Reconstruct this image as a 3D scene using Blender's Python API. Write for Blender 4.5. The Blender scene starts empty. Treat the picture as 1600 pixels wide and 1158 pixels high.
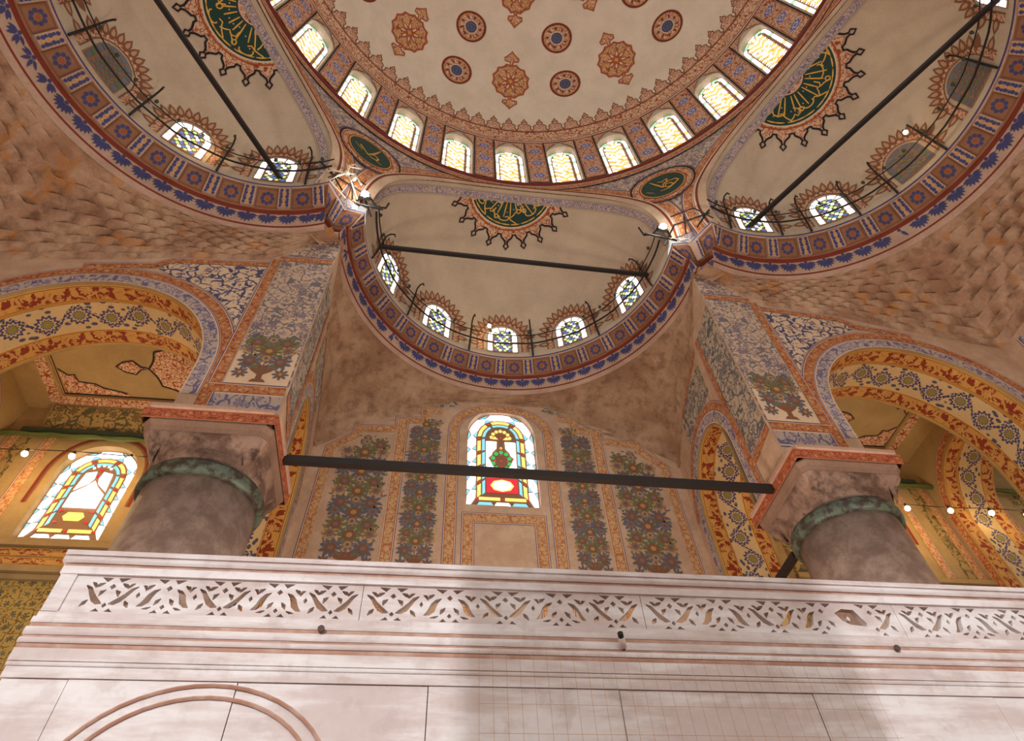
import bpy, bmesh, math, random
from math import sin, cos, pi, sqrt, atan2, radians as rad
from mathutils import Vector, Matrix
random.seed(7)
SC = bpy.context.scene
COL = SC.collection
# ------------------------------------------------------------------ camera
FPX = 993.84
yaw, pitch, roll = 0.1824, 0.91942, -0.06595
F = Vector((sin(yaw)*cos(pitch), cos(yaw)*cos(pitch), sin(pitch)))
R_ = Vector((cos(yaw), -sin(yaw), 0))
U_ = R_.cross(F)
R2 = cos(roll)*R_ + sin(roll)*U_
U2 = -sin(roll)*R_ + cos(roll)*U_
CAM = Vector((-2.387, -0.052, 0.0))
cd = bpy.data.cameras.new('camera'); cam = bpy.data.objects.new('camera', cd); COL.objects.link(cam)
m = Matrix(((R2.x, U2.x, -F.x, CAM.x), (R2.y, U2.y, -F.y, CAM.y), (R2.z, U2.z, -F.z, CAM.z), (0, 0, 0, 1)))
cam.matrix_world = m
cd.sensor_fit = 'HORIZONTAL'; cd.sensor_width = 36.0; cd.lens = FPX/1600*36.0
cd.shift_x = 0.0; cd.shift_y = -45.0/1600
cd.clip_start = 0.05; cd.clip_end = 300
SC.camera = cam
# ------------------------------------------------------------------ world, lights, exposure
w = bpy.data.worlds.new('world'); SC.world = w; w.use_nodes = True
bg = w.node_tree.nodes['Background']; bg.inputs[0].default_value = (1.0, 0.97, 0.92, 1); bg.inputs[1].default_value = 0.78
SC.view_settings.view_transform = 'Standard'; SC.view_settings.look = 'None'
SC.view_settings.exposure = 0.0; SC.view_settings.gamma = 1.0; SC.view_settings.use_curve_mapping = False

def light(name, typ, loc, energy, color, size=0.3, target=None, spot=None, blend=0.3, size_y=None):
    ld = bpy.data.lights.new(name, typ); ld.energy = energy; ld.color = color
    if typ == 'AREA':
        ld.shape = 'RECTANGLE'; ld.size = size; ld.size_y = size_y or size
    elif typ != 'SUN': ld.shadow_soft_size = size
    if typ == 'SPOT': ld.spot_size = rad(spot); ld.spot_blend = blend
    o = bpy.data.objects.new(name, ld); COL.objects.link(o); o.location = loc
    if target is not None:
        o.rotation_euler = (Vector(target)-Vector(loc)).to_track_quat('-Z', 'Y').to_euler()
    return o
# the lamps of the great chandeliers that hang low in the hall, behind and beside the camera
for cx, cy in ((-7, -11), (6, -11), (0, -15)):
    light('hall_chandelier_lamp', 'POINT', (cx, cy, 3.0), 800, (1.0, 0.92, 0.82), 1.6)
# fill lights added out of view behind the loge to brighten niche and side bays
for cx, cy, e in ((0, 9.0, 1900), (-9.5, 4.5, 1500), (9.5, 4.5, 1500)):
    light('niche_fill_light', 'POINT', (cx, cy, 1.0), e, (1.0, 0.90, 0.78), 0.9)
# unseen spot added behind the viewer as the strong light on the marble loge
key = light('loge_key_spot', 'SPOT', (-10.0, -16.0, 7.0), 9500, (0.97, 0.98, 1.0), 0.07, (-1.4, 4, 1.6), 30, 0.25)

# ------------------------------------------------------------------ colour helpers
def lin(c):
    return c/12.92 if c <= 0.04045 else ((c+0.055)/1.055)**2.4
def C(r, g, b): return (lin(r/255), lin(g/255), lin(b/255), 1)
PLASTER = C(200, 176, 152); DOMEC = C(220, 202, 180)
BEIGE = C(222, 192, 160); RUST = C(172, 84, 42); DRED = C(128, 50, 30); OCHRE = C(206, 150, 72)
BLUE = C(80, 84, 134); LILAC = C(130, 122, 160); GREYB = C(92, 100, 122); GREEN = C(96, 112, 70)
DARKG = C(14, 56, 46); GOLD = C(222, 170, 72); BLACK = C(34, 28, 26); BROWN = C(120, 76, 50)
PLUM = C(112, 82, 112); PINK = C(216, 170, 150)

# ------------------------------------------------------------------ node DSL
class X:
    def __init__(s, t, sk): s.t = t; s.k = sk
    def _m(s, op, o=None, c=None):
        n = s.t.nodes.new('ShaderNodeMath'); n.operation = op
        for i, a in enumerate([s, o, c]):
            if a is None: continue
            if isinstance(a, X): s.t.links.new(a.k, n.inputs[i])
            else: n.inputs[i].default_value = a
        return X(s.t, n.outputs[0])
    def __add__(s, o): return s._m('ADD', o)
    def __sub__(s, o): return s._m('SUBTRACT', o)
    def __mul__(s, o): return s._m('MULTIPLY', o)
    def __truediv__(s, o): return s._m('DIVIDE', o)
    def lt(s, o): return s._m('LESS_THAN', o)
    def gt(s, o): return s._m('GREATER_THAN', o)
    def abs(s): return s._m('ABSOLUTE')
    def sin(s): return s._m('SINE')
    def fract(s): return s._m('FRACT')
    def floor(s): return s._m('FLOOR')
    def sqrt(s): return s._m('SQRT')
    def mx(s, o): return s._m('MAXIMUM', o)
    def mn(s, o): return s._m('MINIMUM', o)
    def mod(s, o): return s._m('FLOORED_MODULO', o)
    def soft(s, a, b):   # 1 below a, 0 above b
        n = s.t.nodes.new('ShaderNodeMapRange'); n.interpolation_type = 'SMOOTHSTEP'
        s.t.links.new(s.k, n.inputs[0]); n.inputs[1].default_value = a; n.inputs[2].default_value = b
        n.inputs[3].default_value = 1; n.inputs[4].default_value = 0
        return X(s.t, n.outputs[0])
class B:
    def __init__(s, t):
        s.t = t
        tc = t.nodes.new('ShaderNodeTexCoord'); s.obj = tc.outputs['Object']; s.uv = tc.outputs['UV']
        sp = t.nodes.new('ShaderNodeSeparateXYZ'); t.links.new(s.uv, sp.inputs[0])
        s.u = X(t, sp.outputs[0]); s.v = X(t, sp.outputs[1])
    def vec(s, x, y, z=0.0):
        n = s.t.nodes.new('ShaderNodeCombineXYZ')
        for i, a in enumerate((x, y, z)):
            if isinstance(a, X): s.t.links.new(a.k, n.inputs[i])
            else: n.inputs[i].default_value = a
        return n.outputs[0]
    def noise(s, vec, scale, detail=3, rough=0.55):
        n = s.t.nodes.new('ShaderNodeTexNoise'); s.t.links.new(vec, n.inputs['Vector'])
        n.inputs['Scale'].default_value = scale; n.inputs['Detail'].default_value = detail; n.inputs['Roughness'].default_value = rough
        return X(s.t, n.outputs[0])
    def vor(s, vec, scale, feat='F1', rnd=1.0):
        n = s.t.nodes.new('ShaderNodeTexVoronoi'); n.feature = feat; s.t.links.new(vec, n.inputs['Vector'])
        n.inputs['Scale'].default_value = scale; n.inputs['Randomness'].default_value = rnd
        return n
    def mix(s, f, a, b):
        n = s.t.nodes.new('ShaderNodeMix'); n.data_type = 'RGBA'; n.clamp_factor = True
        for i, q in ((0, f), (6, a), (7, b)):
            if isinstance(q, X): s.t.links.new(q.k, n.inputs[i])
            elif hasattr(q, 'is_linked') or isinstance(q, bpy.types.NodeSocket): s.t.links.new(q, n.inputs[i])
            else: n.inputs[i].default_value = q
        return n.outputs[2]
    def stripes(s, f, stops):
        n = s.t.nodes.new('ShaderNodeValToRGB'); n.color_ramp.interpolation = 'CONSTANT'
        s.t.links.new(f.k, n.inputs[0]); cr = n.color_ramp
        while len(cr.elements) < len(stops): cr.elements.new(0.5)
        for i, (p, c) in enumerate(stops): cr.elements[i].position = p
        for i, (p, c) in enumerate(stops): cr.elements[i].color = c
        return n.outputs[0]
    # flower-and-vine filling from cells: vines along the cell edges, blossoms in the cells
    def arab(s, sc, ground, vine, flower, centre, vt=0.05, fr=0.30, u=None, v=None, rnd=0.75):
        u = u or s.u; v = v or s.v
        n1 = s.noise(s.vec(u, v), sc*0.9, 2); n2 = s.noise(s.vec(u+31.7, v+11.3), sc*0.9, 2)
        U = (u + (n1-0.5)*(0.9/sc))*sc; V_ = (v + (n2-0.5)*(0.9/sc))*sc
        vv = s.vec(U, V_)
        e = s.vor(vv, 1.0, 'DISTANCE_TO_EDGE', rnd); f = s.vor(vv, 1.0, 'F1', rnd); g = s.vor(vv, 3.3, 'F1', 1.0)
        E_ = X(s.t, e.outputs['Distance']); F_ = X(s.t, f.outputs['Distance']); G = X(s.t, g.outputs['Distance'])
        sp = s.t.nodes.new('ShaderNodeSeparateXYZ'); s.t.links.new(f.outputs['Position'], sp.inputs[0])
        sc_ = s.t.nodes.new('ShaderNodeSeparateXYZ'); s.t.links.new(f.outputs['Color'], sc_.inputs[0])
        dx = U - X(s.t, sp.outputs[0]); dy = V_ - X(s.t, sp.outputs[1])
        a = s.t.nodes.new('ShaderNodeMath'); a.operation = 'ARCTAN2'; s.t.links.new(dy.k, a.inputs[0]); s.t.links.new(dx.k, a.inputs[1])
        rr = F_ / ((X(s.t, a.outputs[0])*7.0 + X(s.t, sc_.outputs[0])*6.0).sin()*0.22 + 0.82)
        n3 = s.noise(vv, 1.7, 1)
        c = s.mix(E_.soft(vt*0.5, vt*0.95) * n3.soft(0.56, 0.60), ground, vine)
        c = s.mix(G.soft(0.24, 0.31) * E_.soft(0.18, 0.24), c, vine)
        c = s.mix(G.soft(0.13, 0.17) * X(s.t, sc_.outputs[1]).gt(0.5), c, centre)
        c = s.mix(rr.soft(fr*0.98, fr*1.08), c, flower)
        c = s.mix(rr.soft(fr*0.62, fr*0.66) * rr.gt(fr*0.54), c, ground)
        c = s.mix(rr.soft(fr*0.28, fr*0.36), c, centre)
        return c
    # running scroll: sine vine with leaves, and a rosette in every half period
    def scroll(s, L, W, ground, vine, flower, centre, leaf, leafs=1.0):
        x = s.u; y = s.v - W/2
        ph = x * (2*pi/L)
        vn = (y + ph.sin()*(W*0.33)).abs()
        nz = s.noise(s.vec(x, y), 9.0/W*0.35, 2)
        th = (ph*4.0).sin().abs()*(W*0.055) + W*0.03
        c = s.mix((vn - th + (nz-0.5)*(W*0.10)).soft(-W*0.01, W*0.01), ground, vine)
        q = s.vor(s.vec(x*(4.0/W), y*(6.0/W)), 1.0, 'F1', 1.0)
        Q = X(s.t, q.outputs['Distance'])
        c = s.mix((Q.soft(0.28, 0.36)) * (vn.gt(W*0.08)) * leafs, c, leaf)
        k = (x*(2.0/L)).floor(); fx = ((x*(2.0/L)).fract() - 0.5) * (L/2)
        sg = (k.mod(2.0))*2.0 - 1.0
        fy = y - sg*(W*0.07)
        r = (fx*fx + fy*fy).sqrt()
        a = s.t.nodes.new('ShaderNodeMath'); a.operation = 'ARCTAN2'
        s.t.links.new(fy.k, a.inputs[0]); s.t.links.new(fx.k, a.inputs[1]); A = X(s.t, a.outputs[0])
        pet = (A*12.0).sin()*0.12 + 0.88
        rr = r / pet
        R = min(W*0.30, L*0.20)
        c = s.mix(rr.soft(R*1.12, R*1.18), c, ground)
        c = s.mix(rr.soft(R*0.98, R*1.04), c, flower)
        c = s.mix(rr.soft(R*0.70, R*0.76) * rr.gt(R*0.55), c, ground)
        c = s.mix(rr.soft(R*0.42, R*0.48), c, centre)
        return c
MATS = {}
def mat(name, fn=None, rough=0.75, col=None, emit=None, bump=None, dirt=0.22, spec=0.3, metal=0.0):
    if name in MATS: return MATS[name]
    M = bpy.data.materials.new(name); M.use_nodes = True; t = M.node_tree
    p = t.nodes['Principled BSDF']; p.inputs['Roughness'].default_value = rough
    p.inputs['Specular IOR Level'].default_value = spec; p.inputs['Metallic'].default_value = metal
    b = B(t)
    c = fn(b) if fn else col
    if emit:
        p.inputs['Base Color'].default_value = (col[0]*.3, col[1]*.3, col[2]*.3, 1)
        p.inputs['Emission Strength'].default_value = emit
        nz = b.noise(b.obj, 3.0, 2); cc = b.mix(nz.soft(0.2, 0.8)*0.25, col, (col[0]*.6, col[1]*.7, col[2]*.8, 1))
        t.links.new(cc, p.inputs['Emission Color'])
    else:
        n1 = b.noise(b.obj, 0.9, 5, 0.65); n2 = b.noise(b.obj, 14.0, 2, 0.6)
        f = (n1.soft(0.30, 0.70))*dirt + (n2.soft(0.3, 0.7))*(dirt*0.35)
        mm = t.nodes.new('ShaderNodeMix'); mm.data_type = 'RGBA'; mm.blend_type = 'MULTIPLY'
        t.links.new(f.k, mm.inputs[0])
        if isinstance(c, bpy.types.NodeSocket): t.links.new(c, mm.inputs[6])
        else: mm.inputs[6].default_value = c
        mm.inputs[7].default_value = (0.52, 0.44, 0.38, 1)
        t.links.new(mm.outputs[2], p.inputs['Base Color'])
    if bump:
        sc, st = bump
        bn = t.nodes.new('ShaderNodeBump'); bn.inputs['Strength'].default_value = st; bn.inputs['Distance'].default_value = 0.05
        h = b.noise(b.obj, sc, 4)
        t.links.new(h.k, bn.inputs['Height']); t.links.new(bn.outputs[0], p.inputs['Normal'])
    MATS[name] = M
    return M
def flat(name, c, **k): return mat(name, col=c, **k)

M_dome = flat('dome plaster', DOMEC, dirt=0.22)
M_exed = flat('semidome plaster', C(198, 178, 154), dirt=0.30)
def f_brown(b):
    n = b.noise(b.obj, 0.55, 6, 0.7); n2 = b.noise(b.obj, 2.6, 5, 0.65)
    c = b.mix(n.soft(0.36, 0.62), C(190, 158, 128), C(160, 124, 96))
    c = b.mix((n2.soft(0.30, 0.56))*0.55, c, C(112, 74, 50))
    return c
M_brown = mat('stained brown plaster', f_brown, bump=(3.0, 0.5), dirt=0.25)
def f_muq(b):
    n = b.noise(b.obj, 0.7, 6, 0.7); n2 = b.noise(b.obj, 2.2, 4, 0.6); n3 = b.noise(b.obj, 1.3, 3, 0.5)
    c = b.mix(n.soft(0.36, 0.62), C(192, 160, 132), C(162, 124, 98))
    c = b.mix(n2.soft(0.32, 0.54)*0.45, c, C(104, 68, 46))
    c = b.mix((n3.gt(0.60))*0.55, c, C(188, 128, 66))
    return c
M_muq = mat('muqarnas plaster', f_muq, bump=(5.0, 0.7), dirt=0.25)
def f_pale(b):
    n = b.noise(b.obj, 1.4, 5, 0.7)
    return b.mix(n.soft(0.4, 0.65)*0.5, C(208, 176, 148), C(182, 146, 118))
M_pale = mat('pale pink plaster', f_pale, dirt=0.3)
M_gal = flat('gallery ochre plaster', C(176, 146, 98), dirt=0.4)
def band_mat(name, w, body, edge=(BLUE, BEIGE, RUST), f=(0.05, 0.11, 0.17)):
    def fn(b):
        t = b.v*(1.0/w); d = (t-0.5).abs()*-1.0 + 0.5     # distance from edge 0..0.5
        c = body(b)
        st = b.stripes(d, [(0.0, edge[0]), (f[0], edge[1]), (f[1], edge[2]), (f[2], (0, 0, 0, 1))])
        return b.mix(d.gt(f[2]), st, c)
    return mat(name, fn, rough=0.7)
M_rust = band_mat('rust border', 0.40, lambda b: b.arab(6.5, C(204, 162, 118), C(176, 112, 68), C(210, 176, 124), C(150, 84, 48), 0.09, 0.34))
M_rust_s = band_mat('rust scroll border', 0.35, lambda b: b.arab(6.5, C(190, 128, 84), C(152, 80, 48), C(210, 168, 118), DRED, 0.08, 0.34), f=(0.06, 0.12, 0.18))
M_lilac = band_mat('lilac leaf band', 0.42, lambda b: b.arab(3.6, C(190, 170, 158), C(112, 106, 138), C(128, 118, 146), C(176, 152, 146), 0.08, 0.38), edge=(BLUE, BEIGE, C(190, 170, 160)), f=(0.05, 0.12, 0.14))
M_gold = band_mat('gold and crimson leaf band', 0.50, lambda b: b.arab(3.0, C(140, 52, 26), C(206, 152, 78), C(214, 164, 90), C(186, 122, 60), 0.13, 0.42), edge=(GOLD, DRED, GOLD), f=(0.05, 0.09, 0.12))
M_blue_scroll = band_mat('blue blossom scroll band', 1.0, lambda b: b.scroll(1.5, 1.0, C(214, 182, 132), C(62, 66, 108), C(70, 72, 112), C(146, 134, 72), C(78, 84, 104)), edge=(DRED, GOLD, DRED), f=(0.015, 0.035, 0.05))
M_fill_blue = mat('blue arabesque field', lambda b: b.arab(3.4, BEIGE, C(74, 76, 112), C(92, 88, 120), C(176, 140, 112), 0.10, 0.26, rnd=1.0))
M_fill_lilac = mat('lilac floral field', lambda b: b.arab(3.3, C(202, 172, 148), C(116, 112, 116), C(110, 100, 118), C(142, 100, 92), 0.07, 0.44))
M_fill_grey = mat('grey-green floral field', lambda b: b.arab(2.8, C(190, 170, 148), C(98, 102, 106), C(94, 98, 110), C(112, 104, 80), 0.08, 0.44))
M_fill_red = mat('red arabesque filling', lambda b: b.arab(5.0, C(214, 176, 142), C(150, 70, 38), C(176, 96, 56), C(220, 190, 160), 0.09, 0.30, rnd=1.0))
M_fill_red2 = mat('fine red filling', lambda b: b.arab(7.0, C(216, 178, 146), C(146, 62, 34), C(160, 80, 48), C(222, 190, 160), 0.10, 0.28, rnd=1.0))
M_fill_olive = mat('olive floral field', lambda b: b.arab(2.6, C(168, 138, 84), C(92, 86, 56), C(98, 88, 60), C(146, 88, 48), 0.08, 0.42))
def f_tile(b):
    return b.arab(3.4, C(190, 158, 88), C(124, 96, 54), C(74, 86, 74), C(140, 78, 50), 0.05, 0.32, rnd=0.25)
M_tile = mat('glazed flower tiles', f_tile, rough=0.3)
def f_drum(b):
    c = b.arab(5.5, C(212, 172, 140), C(150, 66, 36), C(170, 84, 46), C(216, 180, 150), 0.10, 0.30, rnd=1.0)
    x = b.u - 0.42; y = ((b.v*(1/1.36)).fract()-0.5)*1.36
    r = (x*x+y*y).sqrt()
    a = b.t.nodes.new('ShaderNodeMath'); a.operation = 'ARCTAN2'; b.t.links.new(y.k, a.inputs[0]); b.t.links.new(x.k, a.inputs[1])
    rr = r/((X(b.t, a.outputs[0])*8.0).sin()*0.14+0.86)
    c = b.mix(rr.soft(0.30, 0.33), c, C(206, 180, 168)); c = b.mix(rr.soft(0.26, 0.29), c, C(96, 96, 158))
    c = b.mix(rr.soft(0.15, 0.17), c, C(200, 190, 190)); c = b.mix(rr.soft(0.08, 0.10), c, C(96, 96, 158))
    return c
M_drum = mat('drum pier painting', f_drum)
M_console = flat('brown cornice soffit', C(152, 106, 78), dirt=0.4)
M_consolep = flat('pale cornice panel', C(192, 160, 140), dirt=0.45)
def fl(n, c, **k): return flat('paint '+n, c, **k)
P_blue = fl('blue', C(70, 70, 118), dirt=0.4); P_lil = fl('lilac', LILAC); P_grey = fl('grey blue', C(100, 100, 112)); P_green = fl('green', C(112, 114, 74))
P_rust = fl('rust', C(166, 80, 42)); P_dred = fl('dark red', C(122, 48, 32)); P_ochre = fl('ochre', OCHRE); P_plum = fl('plum', C(130, 110, 110))
P_beige = fl('beige', BEIGE); P_black = fl('black', BLACK); P_dgreen = fl('deep green', DARKG, rough=0.5); P_gold = fl('gold', GOLD, rough=0.45)
P_pink = fl('pink', PINK); P_brown = fl('brown', C(132, 88, 62)); P_white = fl('off white', C(226, 214, 206))
def f_marble(b):
    n = b.noise(b.vec(b.u*0.6, b.v*3.5), 1.3, 6, 0.62); n2 = b.noise(b.obj, 6, 5, 0.6)
    c = b.mix(n.soft(0.42, 0.60), C(240, 234, 234), C(216, 200, 196))
    return b.mix(n2.soft(0.34, 0.5)*0.35, c, C(190, 170, 160))
M_marble = mat('white veined marble', f_marble, rough=0.45, dirt=0.18, bump=(9, 0.12))
def f_marbler(b):
    n = b.noise(b.obj, 5, 5, 0.6); return b.mix(n.soft(0.35, 0.6)*0.7, C(186, 140, 120), C(214, 184, 168))
M_marbler = mat('rose marble string', f_marbler, rough=0.5)
M_joint = flat('dark joint', C(96, 78, 70))
def f_shaft(b):
    n = b.noise(b.obj, 2.2, 6, 0.7); n2 = b.noise(b.obj, 30, 3, 0.6)
    c = b.mix(n.soft(0.38, 0.62), C(166, 144, 132), C(134, 112, 102)); return b.mix(n2.soft(0.3, 0.5)*0.3, c, C(120, 92, 80))
M_shaft = mat('granite shaft', f_shaft, rough=0.5)
def f_cap(b):
    n = b.noise(b.obj, 1.5, 6, 0.7); n2 = b.noise(b.obj, 3.5, 4, 0.6)
    c = b.mix(n.soft(0.40, 0.58), C(146, 118, 102), C(98, 74, 62)); return b.mix(n2.soft(0.30, 0.44)*0.8, c, C(60, 44, 36))
M_cap = mat('sooty marble capital', f_cap, rough=0.6)
def f_ring(b):
    n = b.noise(b.obj, 5, 4, 0.6); return b.mix(n.soft(0.42, 0.6), C(88, 100, 86), C(60, 52, 44))
M_ring = mat('green bronze collar', f_ring, rough=0.45)
M_abacus = band_mat('painted abacus band', 0.3, lambda b: b.arab(7, C(172, 98, 64), C(130, 60, 38), C(196, 136, 96), DRED, 0.08, 0.30), edge=(C(196, 140, 110), C(170, 90, 60), RUST), f=(0.04, 0.1, 0.14))
M_iron = flat('black iron', C(40, 34, 32), rough=0.5, dirt=0.3)
M_irong = flat('greenish dark tie beam', C(58, 70, 52), rough=0.6)
M_cable = flat('ivory cable', C(240, 226, 200), dirt=0.1)
M_carpet = mat('red carpet', lambda b: b.arab(1.2, C(120, 84, 74), C(70, 60, 66), C(150, 120, 96), C(70, 66, 80)), rough=0.95)
G_lead = flat('window plaster tracery', C(150, 112, 84), dirt=0.1)
def glass(n, c, e): return mat('glass '+n, col=c, emit=e, rough=0.3)
G_white = glass('white', (0.95, 0.97, 1.0, 1), 3.2)
G_yel = glass('amber', (1.0, 0.66, 0.16, 1), 1.35); G_orange = glass('orange', (1.0, 0.48, 0.08, 1), 1.15)
G_blue = glass('sky blue', (0.30, 0.78, 0.95, 1), 1.0); G_dblue = glass('deep blue', (0.10, 0.22, 0.62, 1), 0.9)
G_green = glass('green', (0.08, 0.62, 0.14, 1), 0.8); G_lgreen = glass('pale green', (0.45, 0.90, 0.55, 1), 1.1); G_red = glass('red', (0.85, 0.03, 0.05, 1), 0.9)
G_pink = glass('pink', (1.0, 0.72, 0.72, 1), 1.8); G_lime = glass('lime', (0.62, 0.85, 0.25, 1), 1.1)
G_grey = flat('unlit glass', C(110, 112, 120), rough=0.25); G_dull = flat('dull green glass', C(104, 120, 92), rough=0.3)
BULB = mat('warm bulb', col=(1.0, 0.72, 0.34, 1), emit=60); FLOOD = mat('floodlight lens', col=(0.96, 1.0, 0.97, 1), emit=60)

# ------------------------------------------------------------------ mesh helpers
def lerp(t, P):
    for (a, va), (b, vb) in zip(P, P[1:]):
        if t <= b: return va+(vb-va)*max(0, (t-a))/(b-a) if b > a else vb
    return P[-1][1]
def link(name, me, parent=None):
    o = bpy.data.objects.new(name, me); COL.objects.link(o)
    if parent: o.parent = parent
    return o
def mesh(name, V, Fc, mats, mi=None, uvs=None, parent=None, smooth=False):
    me = bpy.data.meshes.new(name); me.from_pydata([tuple(v) for v in V], [], Fc)
    if not isinstance(mats, (list, tuple)): mats = [mats]
    for q in mats: me.materials.append(q)
    if mi: me.polygons.foreach_set('material_index', mi)
    if uvs is not None:
        ul = me.uv_layers.new(name='UVMap'); flatuv = []
        for f in me.polygons:
            for li in f.loop_indices:
                flatuv += list(uvs[me.loops[li].vertex_index])
        ul.data.foreach_set('uv', flatuv)
    if smooth: me.polygons.foreach_set('use_smooth', [True]*len(me.polygons))
    me.update()
    return link(name, me, parent)
def tag(o, label=None, cat=None, group=None, kind=None):
    if label: o['label'] = label
    if cat: o['category'] = cat
    if group: o['group'] = group
    if kind: o['kind'] = kind
    return o
def empty(name, loc=(0, 0, 0), rz=0, label=None, cat=None, group=None, kind=None):
    o = bpy.data.objects.new(name, None); COL.objects.link(o); o.location = loc; o.rotation_euler = (0, 0, rz)
    o.empty_display_size = 0.2
    return tag(o, label, cat, group, kind)
def struct(o, label, cat='structure'): return tag(o, label, cat, kind='structure')
def sheet(name, Fn, nu, nv, mt, parent=None, uv=None, smooth=True):
    V = []; UV = []
    for j in range(nv+1):
        for i in range(nu+1):
            s, t = i/nu, j/nv; V.append(Fn(s, t)); UV.append(uv(s, t) if uv else (s, t))
    Fc = [(j*(nu+1)+i, j*(nu+1)+i+1, (j+1)*(nu+1)+i+1, (j+1)*(nu+1)+i) for j in range(nv) for i in range(nu)]
    return mesh(name, V, Fc, mt, uvs=UV, parent=parent, smooth=smooth)
class MB:
    def __init__(s): s.V = []; s.F = []; s.mi = []; s.uv = []
    def add(s, V, Fc, mi=0, uv=None):
        o = len(s.V); s.V += [tuple(v) for v in V]; s.F += [tuple(o+i for i in f) for f in Fc]; s.mi += [mi]*len(Fc)
        s.uv += list(uv) if uv else [(v[0], v[2]) for v in V]
    def box(s, a, b, mi=0):
        x0, y0, z0 = a; x1, y1, z1 = b
        V = [(x0, y0, z0), (x1, y0, z0), (x1, y1, z0), (x0, y1, z0), (x0, y0, z1), (x1, y0, z1), (x1, y1, z1), (x0, y1, z1)]
        s.add(V, [(0, 3, 2, 1), (4, 5, 6, 7), (0, 1, 5, 4), (1, 2, 6, 5), (2, 3, 7, 6), (3, 0, 4, 7)], mi)
    def tube(s, path, r, n=8, mi=0, caps=True):
        P = [Vector(p) for p in path]; rings = []
        up = Vector((0, 0, 1))
        for i, p in enumerate(P):
            d = (P[min(i+1, len(P)-1)]-P[max(i-1, 0)]).normalized()
            a = d.cross(up)
            if a.length < 0.1: a = d.cross(Vector((1, 0, 0)))
            a.normalize(); b = d.cross(a)
            rr = r[i] if isinstance(r, (list, tuple)) else r
            rings.append([p + a*(rr*cos(2*pi*k/n)) + b*(rr*sin(2*pi*k/n)) for k in range(n)])
        V = [v for q in rings for v in q]
        Fc = [(i*n+k, i*n+(k+1) % n, (i+1)*n+(k+1) % n, (i+1)*n+k) for i in range(len(P)-1) for k in range(n)]
        if caps: Fc += [tuple(range(n))[::-1], tuple((len(P)-1)*n+k for k in range(n))]
        s.add(V, Fc, mi)
    def ball(s, c, r, n=10, mi=0, sz=1.0):
        c = Vector(c); V = []; Fc = []; m_ = n//2+1
        for j in range(m_+1):
            for k in range(n):
                a = pi*j/m_; V.append(c+Vector((r*sin(a)*cos(2*pi*k/n), r*sin(a)*sin(2*pi*k/n), r*sz*cos(a))))
        for j in range(m_):
            for k in range(n): Fc.append((j*n+k, j*n+(k+1) % n, (j+1)*n+(k+1) % n, (j+1)*n+k))
        s.add(V, Fc, mi)
    def build(s, name, mats, parent=None, smooth=False):
        return mesh(name, s.V, s.F, mats, s.mi, s.uv, parent, smooth)
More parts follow.
